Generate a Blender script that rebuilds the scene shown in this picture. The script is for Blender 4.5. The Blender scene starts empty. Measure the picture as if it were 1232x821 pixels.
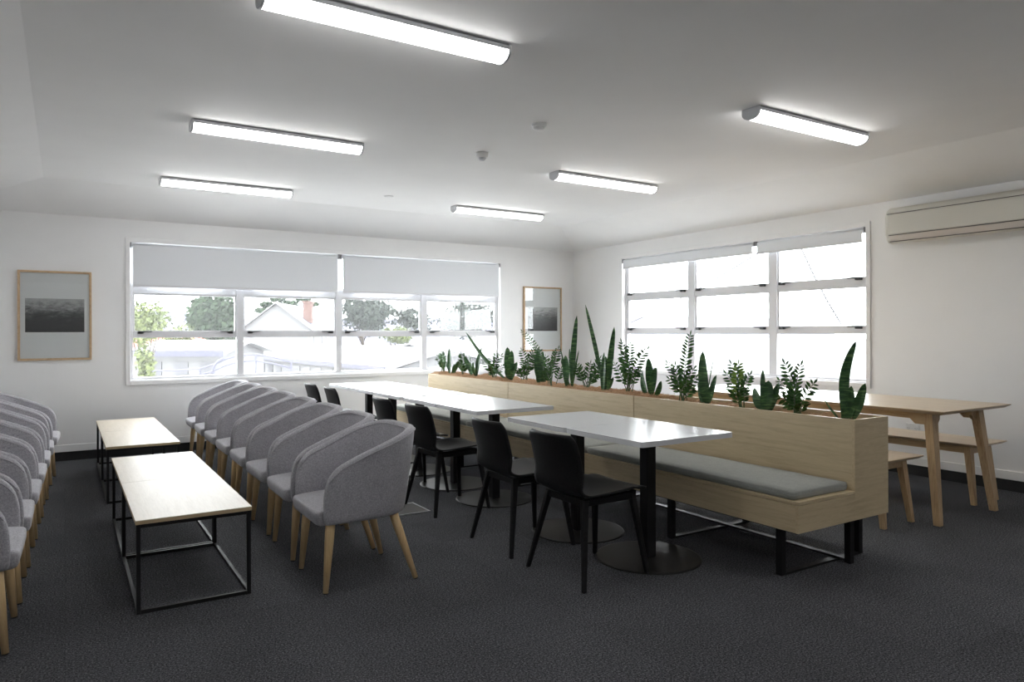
import bpy, bmesh, math, random
from mathutils import Vector, Matrix, noise
PI = math.pi
R = math.radians
random.seed(7)
S = bpy.context.scene
COL = S.collection

# ------------------------------------------------------------------ materials
def mat(name, col, rough=0.5, metal=0.0, spec=0.5):
    m = bpy.data.materials.new(name); m.use_nodes = True
    b = m.node_tree.nodes['Principled BSDF']
    b.inputs['Base Color'].default_value = (*col, 1)
    b.inputs['Roughness'].default_value = rough
    b.inputs['Metallic'].default_value = metal
    b.inputs['Specular IOR Level'].default_value = spec
    return m, m.node_tree, b

def tex_coord(nt, scale=(1, 1, 1), kind='Object'):
    tc = nt.nodes.new('ShaderNodeTexCoord'); mp = nt.nodes.new('ShaderNodeMapping')
    mp.inputs['Scale'].default_value = scale
    nt.links.new(tc.outputs[kind], mp.inputs['Vector'])
    return mp.outputs['Vector']

def noise_node(nt, vec, scale, detail=4, rough=0.6, dist=0.0):
    n = nt.nodes.new('ShaderNodeTexNoise')
    n.inputs['Scale'].default_value = scale; n.inputs['Detail'].default_value = detail
    n.inputs['Roughness'].default_value = rough; n.inputs['Distortion'].default_value = dist
    nt.links.new(vec, n.inputs['Vector'])
    return n.outputs['Fac']

def ramp(nt, fac, stops):
    r = nt.nodes.new('ShaderNodeValToRGB')
    els = r.color_ramp.elements
    while len(els) < len(stops): els.new(0.5)
    for e, (p, c) in zip(els, stops): e.position = p; e.color = (*c, 1)
    nt.links.new(fac, r.inputs['Fac'])
    return r.outputs['Color']

def bump(nt, b, h, strength=0.2, dist=0.002):
    n = nt.nodes.new('ShaderNodeBump')
    n.inputs['Strength'].default_value = strength; n.inputs['Distance'].default_value = dist
    nt.links.new(h, n.inputs['Height']); nt.links.new(n.outputs['Normal'], b.inputs['Normal'])

def mixc(nt, a, bcol, fac, mode='MIX'):
    n = nt.nodes.new('ShaderNodeMix'); n.data_type = 'RGBA'; n.blend_type = mode
    for s, v in ((0, fac), (6, a), (7, bcol)):
        if hasattr(v, 'is_linked') or hasattr(v, 'links'): nt.links.new(v, n.inputs[s])
        else: n.inputs[s].default_value = v if s == 0 else (*v, 1)
    return n.outputs[2]

def m_paint(name, col, rough=0.55, var=0.02):
    m, nt, b = mat(name, col, rough, spec=0.3)
    v = tex_coord(nt)
    f = noise_node(nt, v, 1.3, 3)
    lo = tuple(c * (1 - var) for c in col); hi = tuple(min(1, c * (1 + var)) for c in col)
    nt.links.new(ramp(nt, f, [(0.3, lo), (0.7, hi)]), b.inputs['Base Color'])
    bump(nt, b, noise_node(nt, v, 260, 2), 0.05, 0.001)
    return m

def m_wood(name, c1, c2, grain=(1, 14, 14), rough=0.45, scale=5):
    m, nt, b = mat(name, c1, rough, spec=0.4)
    v = tex_coord(nt, grain)
    f = noise_node(nt, v, scale, 6, 0.62, 0.5)
    f2 = noise_node(nt, v, scale * 6, 3, 0.6)
    c = ramp(nt, f, [(0.32, c2), (0.52, c1), (0.72, tuple(min(1, x * 1.06) for x in c1))])
    d = ramp(nt, f2, [(0.3, (0.86, 0.84, 0.82)), (0.6, (1, 1, 1))])
    nt.links.new(mixc(nt, c, d, 0.6, 'MULTIPLY'), b.inputs['Base Color'])
    bump(nt, b, f2, 0.08, 0.001)
    return m

def m_fabric(name, c1, c2, scale=(1, 1, 1), fine=420, rough=0.95):
    m, nt, b = mat(name, c1, rough, spec=0.15)
    v = tex_coord(nt, scale)
    weave = noise_node(nt, tex_coord(nt, (60, 60, 420)), 1.0, 2)
    f = noise_node(nt, v, fine, 2, 0.7)
    big = noise_node(nt, v, 14, 4)
    c = ramp(nt, f, [(0.3, c2), (0.7, c1)])
    d = ramp(nt, weave, [(0.35, (0.86, 0.86, 0.87)), (0.65, (1.05, 1.05, 1.05))])
    e = ramp(nt, big, [(0.3, (0.93, 0.93, 0.93)), (0.7, (1.04, 1.04, 1.04))])
    c = mixc(nt, c, d, 0.7, 'MULTIPLY'); c = mixc(nt, c, e, 1.0, 'MULTIPLY')
    nt.links.new(c, b.inputs['Base Color'])
    b.inputs['Sheen Weight'].default_value = 0.25
    b.inputs['Sheen Roughness'].default_value = 0.5
    bump(nt, b, f, 0.35, 0.001)
    return m

M = {}
M['wall'] = m_paint('wall_paint', (0.84, 0.84, 0.84), 0.55)
M['ceiling'] = m_paint('ceiling_paint', (0.87, 0.865, 0.86), 0.7)
M['trim'] = m_paint('trim_paint', (0.84, 0.84, 0.84), 0.35)
M['alu'] = m_paint('window_white_aluminium', (0.70, 0.70, 0.72), 0.35)
M['skirt_black'] = mat('black_rubber_cove', (0.012, 0.012, 0.013), 0.7)[0]
M['blind'] = m_paint('blind_fabric', (0.76, 0.78, 0.81), 0.8, 0.006)
M['blackplastic'] = mat('black_plastic', (0.02, 0.02, 0.022), 0.4)[0]
M['greyplastic'] = mat('grey_plastic', (0.28, 0.28, 0.29), 0.5)[0]
M['chair_fabric'] = m_fabric('grey_wool_fabric', (0.55, 0.54, 0.575), (0.31, 0.305, 0.325), fine=150)
M['piping'] = m_fabric('dark_grey_seam', (0.20, 0.20, 0.21), (0.16, 0.16, 0.165))
M['oak_leg'] = m_wood('oak_chair_leg', (0.80, 0.58, 0.31), (0.70, 0.48, 0.245), (14, 14, 1.2), 0.45, 4)
M['glide'] = mat('dark_glide', (0.05, 0.045, 0.04), 0.6)[0]
M['oak_panel'] = m_wood('pale_oak_laminate', (0.62, 0.505, 0.325), (0.53, 0.42, 0.26), (14, 0.9, 16), 0.42, 3.2)
M['oak_end'] = m_wood('pale_oak_laminate_end', (0.62, 0.505, 0.325), (0.53, 0.42, 0.26), (1.2, 14, 14), 0.42, 3.2)
M['oak_edge'] = m_wood('pale_oak_edge', (0.67, 0.55, 0.40), (0.58, 0.46, 0.32), (14, 2, 2), 0.4, 3)
M['oak_table'] = m_wood('solid_oak_table', (0.53, 0.385, 0.235), (0.42, 0.285, 0.16), (14, 1.0, 14), 0.33, 4)
M['oak_top'] = m_wood('oak_table_top', (0.60, 0.47, 0.32), (0.52, 0.40, 0.265), (14, 0.8, 14), 0.28, 3)
M['oak_table_leg'] = m_wood('solid_oak_leg', (0.55, 0.395, 0.235), (0.40, 0.26, 0.145), (16, 16, 0.9), 0.4, 5)
M['birch_top'] = m_wood('birch_coffee_top', (0.72, 0.645, 0.53), (0.68, 0.60, 0.48), (10, 0.8, 10), 0.42, 3)
M['ply_edge'] = m_wood('ply_edge', (0.55, 0.42, 0.26), (0.42, 0.30, 0.17), (2, 2, 60), 0.5, 4)
M['white_top'] = mat('white_laminate', (0.72, 0.735, 0.76), 0.24, spec=0.4)[0]
M['white_edge'] = mat('white_laminate_edge', (0.74, 0.75, 0.765), 0.4)[0]
M['steel_black'] = mat('black_powdercoat', (0.010, 0.010, 0.011), 0.5, spec=0.3)[0]
M['cushion'] = m_fabric('sage_grey_cushion', (0.37, 0.385, 0.355), (0.31, 0.325, 0.30), fine=300)
M['ac'] = m_paint('aircon_cream_plastic', (0.62, 0.605, 0.55), 0.45)
M['ac_dark'] = mat('aircon_groove', (0.12, 0.11, 0.10), 0.6)[0]
M['white_plastic'] = mat('white_plastic', (0.78, 0.78, 0.78), 0.4)[0]
M['lamp_cap'] = mat('lamp_cap_plastic', (0.62, 0.63, 0.65), 0.45)[0]
M['chrome'] = mat('brushed_steel', (0.38, 0.38, 0.39), 0.45, 1.0)[0]
M['frame_oak'] = m_wood('picture_frame_oak', (0.56, 0.40, 0.25), (0.46, 0.31, 0.18), (4, 4, 4), 0.5, 6)
M['mat_board'] = mat('picture_mount', (0.80, 0.80, 0.80), 0.6)[0]

def m_black_wood():
    m, nt, b = mat('black_stained_ply', (0.016, 0.016, 0.017), 0.5, spec=0.2)
    v = tex_coord(nt, (1, 18, 18))
    f = noise_node(nt, v, 6, 4)
    nt.links.new(ramp(nt, f, [(0.3, (0.007, 0.007, 0.008)), (0.7, (0.014, 0.014, 0.015))]), b.inputs['Base Color'])
    bump(nt, b, f, 0.06, 0.001)
    return m
M['black_ply'] = m_black_wood()

def m_carpet():
    m, nt, b = mat('charcoal_carpet_tile', (0.04, 0.04, 0.045), 0.98, spec=0.1)
    v = tex_coord(nt)
    f = noise_node(nt, v, 125, 4, 0.85)
    streak = noise_node(nt, tex_coord(nt, (1, 9, 1)), 26, 4, 0.7)
    big = noise_node(nt, v, 2.2, 3)
    c = ramp(nt, f, [(0.38, (0.012, 0.0125, 0.0145)), (0.50, (0.068, 0.069, 0.076)), (0.64, (0.24, 0.244, 0.26))])
    d = ramp(nt, streak, [(0.34, (0.72, 0.72, 0.73)), (0.66, (1.22, 1.22, 1.22))])
    e = ramp(nt, big, [(0.3, (0.9, 0.9, 0.9)), (0.7, (1.08, 1.08, 1.08))])
    br = nt.nodes.new('ShaderNodeTexBrick')
    br.offset = 0.0; br.squash = 1.0
    br.inputs['Scale'].default_value = 2.0
    br.inputs['Color1'].default_value = (0.90, 0.90, 0.90, 1); br.inputs['Color2'].default_value = (1.08, 1.08, 1.08, 1)
    br.inputs['Mortar'].default_value = (0.78, 0.78, 0.78, 1)
    br.inputs['Mortar Size'].default_value = 0.004
    br.inputs['Brick Width'].default_value = 1.0; br.inputs['Row Height'].default_value = 1.0
    nt.links.new(v, br.inputs['Vector'])
    c = mixc(nt, c, d, 0.8, 'MULTIPLY'); c = mixc(nt, c, e, 1.0, 'MULTIPLY')
    c = mixc(nt, c, br.outputs['Color'], 0.8, 'MULTIPLY')
    nt.links.new(c, b.inputs['Base Color'])
    bump(nt, b, f, 0.6, 0.003)
    return m
M['carpet'] = m_carpet()

def m_emit(name, col, s):
    m, nt, b = mat(name, col, 0.4)
    b.inputs['Emission Color'].default_value = (*col, 1)
    b.inputs['Emission Strength'].default_value = s
    return m
M['diffuser'] = m_emit('lit_opal_diffuser', (1.0, 0.995, 0.985), 12.0)

def m_glass(name, haze):
    m = bpy.data.materials.new(name); m.use_nodes = True
    nt = m.node_tree; nt.nodes.clear()
    o = nt.nodes.new('ShaderNodeOutputMaterial'); t = nt.nodes.new('ShaderNodeBsdfTransparent')
    g = nt.nodes.new('ShaderNodeBsdfGlossy'); g.inputs['Roughness'].default_value = 0.02
    t.inputs['Color'].default_value = (0.96, 0.97, 0.97, 1)
    lw = nt.nodes.new('ShaderNodeLayerWeight'); lw.inputs['Blend'].default_value = 0.5
    pw = nt.nodes.new('ShaderNodeMath'); pw.operation = 'POWER'; pw.inputs[1].default_value = 4.0
    f = nt.nodes.new('ShaderNodeMath'); f.operation = 'MULTIPLY_ADD'; f.inputs[1].default_value = 0.8; f.inputs[2].default_value = 0.04
    nt.links.new(lw.outputs['Facing'], pw.inputs[0]); nt.links.new(pw.outputs[0], f.inputs[0])
    mx = nt.nodes.new('ShaderNodeMixShader')
    nt.links.new(f.outputs[0], mx.inputs[0]); nt.links.new(t.outputs[0], mx.inputs[1]); nt.links.new(g.outputs[0], mx.inputs[2])
    # painted-in daylight veil: a pale film mixed into the panes washes out the view
    if haze:
        tl_ = nt.nodes.new('ShaderNodeBsdfTranslucent'); tl_.inputs['Color'].default_value = (0.95, 0.96, 1.0, 1)
        m2 = nt.nodes.new('ShaderNodeMixShader'); m2.inputs[0].default_value = haze
        nt.links.new(mx.outputs[0], m2.inputs[1]); nt.links.new(tl_.outputs[0], m2.inputs[2]); mx = m2
    nt.links.new(mx.outputs[0], o.inputs[0])
    return m
M['glass'] = m_glass('window_glass', 0.013)
M['picture_glass'] = m_glass('picture_glass', 0)

def m_snake():
    m, nt, b = mat('snake_plant_leaf', (0.05, 0.12, 0.05), 0.38, spec=0.45)
    v = tex_coord(nt, (0.6, 0.6, 1))
    f = noise_node(nt, tex_coord(nt, (6, 6, 42)), 1.6, 3, 0.6, 0.6)
    c = ramp(nt, f, [(0.36, (0.014, 0.055, 0.020)), (0.52, (0.040, 0.12, 0.038)), (0.68, (0.15, 0.29, 0.10))])
    nt.links.new(c, b.inputs['Base Color'])
    return m
M['snake'] = m_snake()
def m_zz():
    m, nt, b = mat('zz_plant_leaf', (0.03, 0.09, 0.03), 0.25, spec=0.5)
    f = noise_node(nt, tex_coord(nt), 22, 2)
    nt.links.new(ramp(nt, f, [(0.35, (0.016, 0.062, 0.016)), (0.65, (0.06, 0.165, 0.035))]), b.inputs['Base Color'])
    return m
M['zz'] = m_zz()
M['zz_fresh'] = mat('fresh_green_leaf', (0.17, 0.30, 0.035), 0.3)[0]
M['stem'] = mat('plant_stem', (0.06, 0.12, 0.04), 0.45)[0]
def m_coir():
    m, nt, b = mat('coconut_fibre', (0.42, 0.22, 0.10), 0.95, spec=0.1)
    f = noise_node(nt, tex_coord(nt), 90, 4, 0.75)
    nt.links.new(ramp(nt, f, [(0.3, (0.20, 0.11, 0.055)), (0.5, (0.42, 0.255, 0.145)), (0.7, (0.62, 0.42, 0.27))]), b.inputs['Base Color'])
    bump(nt, b, f, 0.8, 0.008)
    return m
M['coir'] = m_coir()

def m_print(name, sky_z, mid_z, seed):
    # a misty monochrome view: pale sky above, busy dark shore below (flat print)
    m, nt, b = mat(name, (0.2, 0.2, 0.2), 0.35)
    tc = nt.nodes.new('ShaderNodeTexCoord'); sp = nt.nodes.new('ShaderNodeSeparateXYZ')
    nt.links.new(tc.outputs['Object'], sp.inputs[0])
    mr = nt.nodes.new('ShaderNodeMapRange')
    mr.inputs['From Min'].default_value = mid_z - 0.18; mr.inputs['From Max'].default_value = sky_z
    nt.links.new(sp.outputs['Z'], mr.inputs['Value'])
    n = noise_node(nt, tex_coord(nt, (1, 1, 2.2)), 16 + seed, 8, 0.8)
    ad = nt.nodes.new('ShaderNodeMath'); ad.operation = 'MULTIPLY_ADD'
    ad.inputs[1].default_value = 1.5; nt.links.new(n, ad.inputs[0])
    mu = nt.nodes.new('ShaderNodeMath'); mu.operation = 'SUBTRACT'; mu.inputs[1].default_value = 0.75
    nt.links.new(mr.outputs[0], mu.inputs[0]); nt.links.new(mu.outputs[0], ad.inputs[2])
    c = ramp(nt, ad.outputs[0], [(0.05, (0.03, 0.03, 0.032)), (0.42, (0.055, 0.055, 0.058)), (0.6, (0.11, 0.11, 0.11)), (0.78, (0.30, 0.30, 0.30)), (0.97, (0.46, 0.46, 0.46))])
    nt.links.new(c, b.inputs['Base Color'])
    return m

# ------------------------------------------------------------------ mesh helpers
def link(name, me, m, parent=None, smooth=False):
    o = bpy.data.objects.new(name, me); COL.objects.link(o)
    ms = m if isinstance(m, (list, tuple)) else [m]
    for x in ms: me.materials.append(x)
    if parent: o.parent = parent
    if smooth:
        for p in me.polygons: p.use_smooth = True
    return o

def obj(name, bm, m, parent=None, smooth=False, bevel=0, seg=2, sub=0):
    bmesh.ops.recalc_face_normals(bm, faces=bm.faces)
    me = bpy.data.meshes.new(name); bm.to_mesh(me); bm.free()
    o = link(name, me, m, parent, smooth)
    if bevel:
        b = o.modifiers.new('bevel', 'BEVEL'); b.width = bevel; b.segments = seg; b.limit_method = 'ANGLE'; b.angle_limit = R(40)
        b.harden_normals = False
    if sub:
        s = o.modifiers.new('sub', 'SUBSURF'); s.levels = sub; s.render_levels = sub
    return o

def B(): return bmesh.new()

def box(bm, x0, x1, y0, y1, z0, z1, mi=0):
    vs = [bm.verts.new(p) for p in ((x0,y0,z0),(x1,y0,z0),(x1,y1,z0),(x0,y1,z0),(x0,y0,z1),(x1,y0,z1),(x1,y1,z1),(x0,y1,z1))]
    for f in ((0,3,2,1),(4,5,6,7),(0,1,5,4),(1,2,6,5),(2,3,7,6),(3,0,4,7)):
        fc = bm.faces.new([vs[i] for i in f]); fc.material_index = mi
    return bm

def hexa(bm, lo, hi, mi=0):
    """eight corners: lo = four bottom points, hi = four top points"""
    a = [bm.verts.new(p) for p in lo]; b = [bm.verts.new(p) for p in hi]
    fs = [bm.faces.new(a[::-1]), bm.faces.new(b)]
    for i in range(4):
        j = (i + 1) % 4; fs.append(bm.faces.new((a[i], a[j], b[j], b[i])))
    for f in fs: f.material_index = mi

def prism(bm, pts, z0, z1):
    a = [bm.verts.new((x, y, z0)) for x, y in pts]; b = [bm.verts.new((x, y, z1)) for x, y in pts]
    bm.faces.new(a[::-1]); bm.faces.new(b)
    n = len(pts)
    for i in range(n):
        j = (i + 1) % n; bm.faces.new((a[i], a[j], b[j], b[i]))

def tube(bm, pts, rad, n=8, caps=True):
    pts = [Vector(p) for p in pts]
    rads = rad if isinstance(rad, (list, tuple)) else [rad] * len(pts)
    rings = []
    up = Vector((0, 0, 1))
    for i, p in enumerate(pts):
        d = (pts[min(i + 1, len(pts) - 1)] - pts[max(i - 1, 0)]).normalized()
        a = d.cross(up)
        if a.length < 0.05: a = d.cross(Vector((1, 0, 0)))
        a.normalize(); b = d.cross(a).normalized()
        rings.append([bm.verts.new(p + rads[i] * (math.cos(2*PI*k/n) * a + math.sin(2*PI*k/n) * b)) for k in range(n)])
    for r0, r1 in zip(rings, rings[1:]):
        for k in range(n):
            bm.faces.new((r0[k], r0[(k+1) % n], r1[(k+1) % n], r1[k]))
    if caps:
        bm.faces.new(rings[0][::-1]); bm.faces.new(rings[-1])

def lathe(bm, prof, cx=0, cy=0, n=32):
    rings = []
    for r, z in prof:
        if r < 1e-6: rings.append([bm.verts.new((cx, cy, z))])
        else: rings.append([bm.verts.new((cx + r*math.cos(2*PI*k/n), cy + r*math.sin(2*PI*k/n), z)) for k in range(n)])
    for a, b in zip(rings, rings[1:]):
        for k in range(n):
            j = (k + 1) % n
            if len(a) == 1 and len(b) == 1: continue
            if len(a) == 1: bm.faces.new((a[0], b[k], b[j]))
            elif len(b) == 1: bm.faces.new((a[k], a[j], b[0]))
            else: bm.faces.new((a[k], a[j], b[j], b[k]))

def thing(name, label, cat, loc=(0, 0, 0), rz=0, group=None):
    o = bpy.data.objects.new(name, None); COL.objects.link(o)
    o.location = loc; o.rotation_euler = (0, 0, rz); o.empty_display_size = 0.1
    o['label'] = label; o['category'] = cat
    if group: o['group'] = group
    return o

def tag(o, label, cat, group=None, kind=None):
    o['label'] = label; o['category'] = cat
    if group: o['group'] = group
    if kind: o['kind'] = kind
    return o

def struct(o):
    o['kind'] = 'structure'
    return o

def dup(root, loc, rz, label):
    kids = {}
    for o in ALLKIDS(root): kids.setdefault(o.parent, []).append(o)
    def cp(o, par):
        c = o.copy(); COL.objects.link(c); c.parent = par
        for k in kids.get(o, []): cp(k, c)
        return c
    r = cp(root, None)
    r.location = loc; r.rotation_euler = (0, 0, rz); r['label'] = label
    return r
def ALLKIDS(root):
    out = []
    for c in root.children: out += [c] + ALLKIDS(c)
    return out

# ------------------------------------------------------------------ room
XL, XR, YN, YF = -1.02, 6.573, -3.2, 8.68      # left, right, near, far walls
ZW, ZC, RUN = 2.54, 2.75, 0.86
T = 0.14

def wall_panels(bm, axis, pos, out, a0, a1, z0, z1, holes):
    """wall slab at axis=pos (thickness outwards), with rectangular holes (a0,a1,z0,z1)"""
    def bx_(p, q, r, s):
        lo, hi = min(pos, pos + out), max(pos, pos + out)
        if axis == 'y': box(bm, p, q, lo, hi, r, s)
        else: box(bm, lo, hi, p, q, r, s)
    if not holes: bx_(a0, a1, z0, z1); return
    h = holes[0]
    bx_(a0, h[0], z0, z1); bx_(h[1], a1, z0, z1)
    bx_(h[0], h[1], z0, h[2]); bx_(h[0], h[1], h[3], z1)

WF = (0.60, 5.255, 0.80, 2.30)      # far window opening  (x0,x1,z0,z1)
WR = (4.0, 7.55, 0.81, 2.33)        # right window opening (y0,y1,z0,z1)

bm = B(); wall_panels(bm, 'y', YF, T, XL - T, XR + T, 0, 3.0, [WF]); struct(obj('wall_far', bm, M['wall']))
bm = B(); wall_panels(bm, 'x', XR, T, YN, YF, 0, 3.0, [WR]); struct(obj('wall_right', bm, M['wall']))
bm = B(); wall_panels(bm, 'x', XL, -T, YN, YF, 0, 3.0, []); struct(obj('wall_left', bm, M['wall']))
bm = B(); wall_panels(bm, 'y', YN, -T, XL - T, XR + T, 0, 3.0, []); struct(obj('wall_near', bm, M['wall']))
bm = B(); box(bm, XL - T, XR + T, YN - T, YF + T, -0.2, 0); struct(obj('floor', bm, M['carpet']))

# hipped ceiling: flat middle with four raked edges
bm = B()
o4 = [(XL, YN, ZW), (XR, YN, ZW), (XR, YF, ZW), (XL, YF, ZW)]
i4 = [(XL+RUN, YN+RUN, ZC), (XR-RUN, YN+RUN, ZC), (XR-RUN, YF-RUN, ZC), (XL+RUN, YF-RUN, ZC)]
vo = [bm.verts.new(p) for p in o4]; vi = [bm.verts.new(p) for p in i4]
to = [bm.verts.new((p[0], p[1], 3.0)) for p in o4]
bm.faces.new(vi[::-1]); bm.faces.new(to)
for k in range(4):
    j = (k + 1) % 4
    bm.faces.new((vo[k], vo[j], vi[j], vi[k])); bm.faces.new((vo[k], to[k], to[j], vo[j]))
struct(obj('ceiling', bm, M['ceiling']))

# skirting boards: white board over a black cove
def skirting(side, x0, x1, y0, y1):
    bm = B(); box(bm, x0, x1, y0, y1, 0.092, 0.165)
    o = struct(obj('baseboard_' + side, bm, M['trim'], bevel=0.004))
    return o
skirting('far', XL, XR, YF - 0.014, YF)
skirting('right', XR - 0.014, XR, YN, YF - 0.014)
skirting('left', XL, XL + 0.014, YN, YF - 0.014)
skirting('near', XL + 0.014, XR - 0.014, YN, YN + 0.014)
def cove(n, x0, x1, y0, y1):
    bm = B(); box(bm, x0, x1, y0, y1, 0.0, 0.092); struct(obj('trim_%d' % n, bm, M['skirt_black']))
cove(1, XL, XR, YF - 0.010, YF); cove(2, XR - 0.010, XR, YN, YF - 0.010)
cove(3, XL, XL + 0.010, YN, YF - 0.010); cove(4, XL + 0.010, XR - 0.010, YN, YN + 0.010)

# windows.  local frame: u along the wall, w outwards, z up; built with a mapper
def window(n, axis, pos, a0, a1, z0, z1, mull, rails, flip=1):
    w = thing('window_%d' % n, '', '', (0, 0, 0)); del w['label']; del w['category']; w['kind'] = 'structure'
    def bb(bm, u0, u1, d0, d1, p, q):
        if axis == 'y': box(bm, u0, u1, pos + d0, pos + d1, p, q)
        else: box(bm, pos + d0, pos + d1, u0, u1, p, q)
    # architrave around the opening, on the room side
    bm = B(); e = 0.045
    bb(bm, a0 - e, a0, -0.018, 0.0, z0 - e, z1 + e); bb(bm, a1, a1 + e, -0.018, 0.0, z0 - e, z1 + e)
    bb(bm, a0, a1, -0.018, 0.0, z1, z1 + e)
    bb(bm, a0, a1, -0.024, 0.0, z0 - e, z0)
    obj('architrave', bm, M['trim'], w, bevel=0.003)
    bm = B(); d0, d1 = 0.05, 0.10
    bb(bm, a0, a0 + 0.03, d0, d1, z0, z1); bb(bm, a1 - 0.03, a1, d0, d1, z0, z1)
    bb(bm, a0 + 0.03, a1 - 0.03, d0, d1, z0, z0 + 0.035); bb(bm, a0 + 0.03, a1 - 0.03, d0, d1, z1 - 0.03, z1)
    bb(bm, a0, a1, 0.0, 0.05, z0 - 0.002, z0 + 0.012)          # reveal sill
    edges = [a0 + 0.03] + [x for m_ in mull for x in m_] + [a1 - 0.03]
    for m0, m1 in mull: bb(bm, m0, m1, d0 - 0.006, d1, z0 + 0.035, z1 - 0.03)
    for k in range(0, len(edges), 2):
        u0, u1 = edges[k], edges[k+1]
        for r0, r1 in rails: bb(bm, u0, u1, d0 + 0.004, d1 - 0.004, r0, r1)
    obj('window_frame', bm, M['alu'], w, bevel=0.003)
    # awning sashes and glass
    zs = [z0 + 0.035] + [x for r in rails for x in r] + [z1 - 0.03]
    for k in range(0, len(edges), 2):
        u0, u1 = edges[k], edges[k+1]
        for q in range(0, len(zs), 2):
            p0, p1 = zs[q], zs[q+1]
            if q > 0:
                bm = B(); s = 0.018
                bb(bm, u0, u1, 0.062, 0.092, p0, p0 + s*0.5); bb(bm, u0, u1, 0.062, 0.092, p1 - s, p1)
                bb(bm, u0, u0 + s, 0.062, 0.092, p0 + s*0.5, p1 - s); bb(bm, u1 - s, u1, 0.062, 0.092, p0 + s*0.5, p1 - s)
                sash = obj('sash', bm, M['alu'], w, bevel=0.002)
                for e0, sg in ((u0 + 0.07, 1), (u1 - 0.07, -1)):
                    bm = B()
                    bb(bm, min(e0 - sg*0.025, e0 + sg*0.03), max(e0 - sg*0.025, e0 + sg*0.03), 0.010, 0.060, p0 - 0.026, p0 + 0.006)
                    bb(bm, min(e0 + sg*0.03, e0 + sg*0.115), max(e0 + sg*0.03, e0 + sg*0.115), 0.016, 0.034, p0 - 0.008, p0 + 0.006)
                    l_ = obj('latch', bm, M['blackplastic'], w, bevel=0.003); l_['label'] = 'black window latch'
            bm = B(); bb(bm, u0 + 0.005, u1 - 0.005, 0.074, 0.080, p0 + 0.003, p1 - 0.003)
            obj('pane', bm, M['glass'], w)
    return w

window(1, 'y', YF, WF[0], WF[1], WF[2], WF[3], [(1.70, 1.775), (2.883, 2.955), (4.055, 4.135)], [(1.265, 1.335), (1.752, 1.865)])
window(2, 'x', XR, WR[0], WR[1], WR[2], WR[3], [(5.06, 5.165), (6.265, 6.375)], [(1.29, 1.365), (1.765, 1.845)])

# roller blinds
def blind(axis, pos, u0, u1, ztop, zbot, label):
    c = (u0 + u1) / 2
    t = thing('roller_blind', label, 'blind', (c, pos, zbot) if axis == 'y' else (pos, c, zbot), 0 if axis == 'y' else R(-90), 'roller blinds')
    w = (u1 - u0) / 2; h = ztop - zbot
    bm = B(); tube(bm, [(-w + 0.02, 0.0, h - 0.03), (w - 0.02, 0.0, h - 0.03)], 0.024, 16)
    o = obj('roller', bm, M['blind'], t, smooth=True)
    bm = B(); box(bm, -w + 0.022, w - 0.022, -0.0245, -0.0225, 0.012, h - 0.03); obj('blind_fabric', bm, M['blind'], t)
    bm = B(); box(bm, -w + 0.022, w - 0.022, -0.032, -0.016, -0.012, 0.012); obj('bottom_bar', bm, M['alu'], t, bevel=0.003)
    for s in (-1, 1):
        bm = B(); box(bm, s*w - 0.008, s*w + 0.008, -0.022, 0.022, h - 0.055, h)
        obj('bracket', bm, M['greyplastic'], t, bevel=0.003)
    return t
blind('y', YF + 0.002, 0.605, 2.905, 2.295, 1.83, 'long grey roller blind drawn down over left half of the four-bay window')
blind('y', YF + 0.002, 2.93, 5.25, 2.295, 1.83, 'long grey roller blind drawn down over the right half of the four-bay window')
blind('x', XR + 0.002, 5.31, 7.54, 2.325, 2.20, 'barely lowered pale roller blind over left part of the three-bay window')
blind('x', XR + 0.002, 4.01, 5.29, 2.325, 2.19, 'short raised pale roller blind at the window end nearest the air conditioner')

# ------------------------------------------------------------------ ceiling lights
def ceiling_light():
    t = thing('ceiling_light', '', 'ceiling light', (0, 0, 0), 0, 'batten ceiling lights')
    L, W, D = 0.60, 0.068, 0.078
    bm = B(); box(bm, -L + .01, L - .01, -W + 0.006, W - 0.006, -0.012, 0.0); obj('back_plate', bm, M['greyplastic'], t)
    bm = B(); box(bm, -L + .012, L - .012, -W, W, -0.030, -0.010); obj('housing', bm, M['lamp_cap'], t, bevel=0.002)
    def prof(sc=1.0):
        pts = [(-W*sc, -0.028)]
        for k in range(0, 13):
            a = PI + PI * k / 12
            pts.append((W*sc*math.cos(a), -0.032 + (D - 0.032)*sc*math.sin(a)))
        pts.append((W*sc, -0.028))
        return pts
    bm = B(); p = prof(0.97)
    a = [bm.verts.new((-L + .014, y, z)) for y, z in p]; b = [bm.verts.new((L - .014, y, z)) for y, z in p]
    for i in range(len(p) - 1): bm.faces.new((a[i], a[i+1], b[i+1], b[i]))
    bm.faces.new(a); bm.faces.new(b[::-1]); bm.faces.new((a[0], b[0], b[-1], a[-1]))
    obj('diffuser', bm, M['diffuser'], t)
    for s in (-1, 1):
        bm = B(); p = [(-W*1.02, -0.004)] + [(y*1.03, z*1.02) for y, z in prof()] + [(W*1.02, -0.004)]
        x0, x1 = s*(L - .014), s*L
        a = [bm.verts.new((x0, y, z)) for y, z in p]; b = [bm.verts.new((x1, y, z)) for y, z in p]
        n = len(p)
        for i in range(n): bm.faces.new((a[i], a[(i+1) % n], b[(i+1) % n], b[i]))
        bm.faces.new(a); bm.faces.new(b[::-1])
        obj('end_cap', bm, M['lamp_cap'], t, bevel=0.002)
    return t
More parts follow.
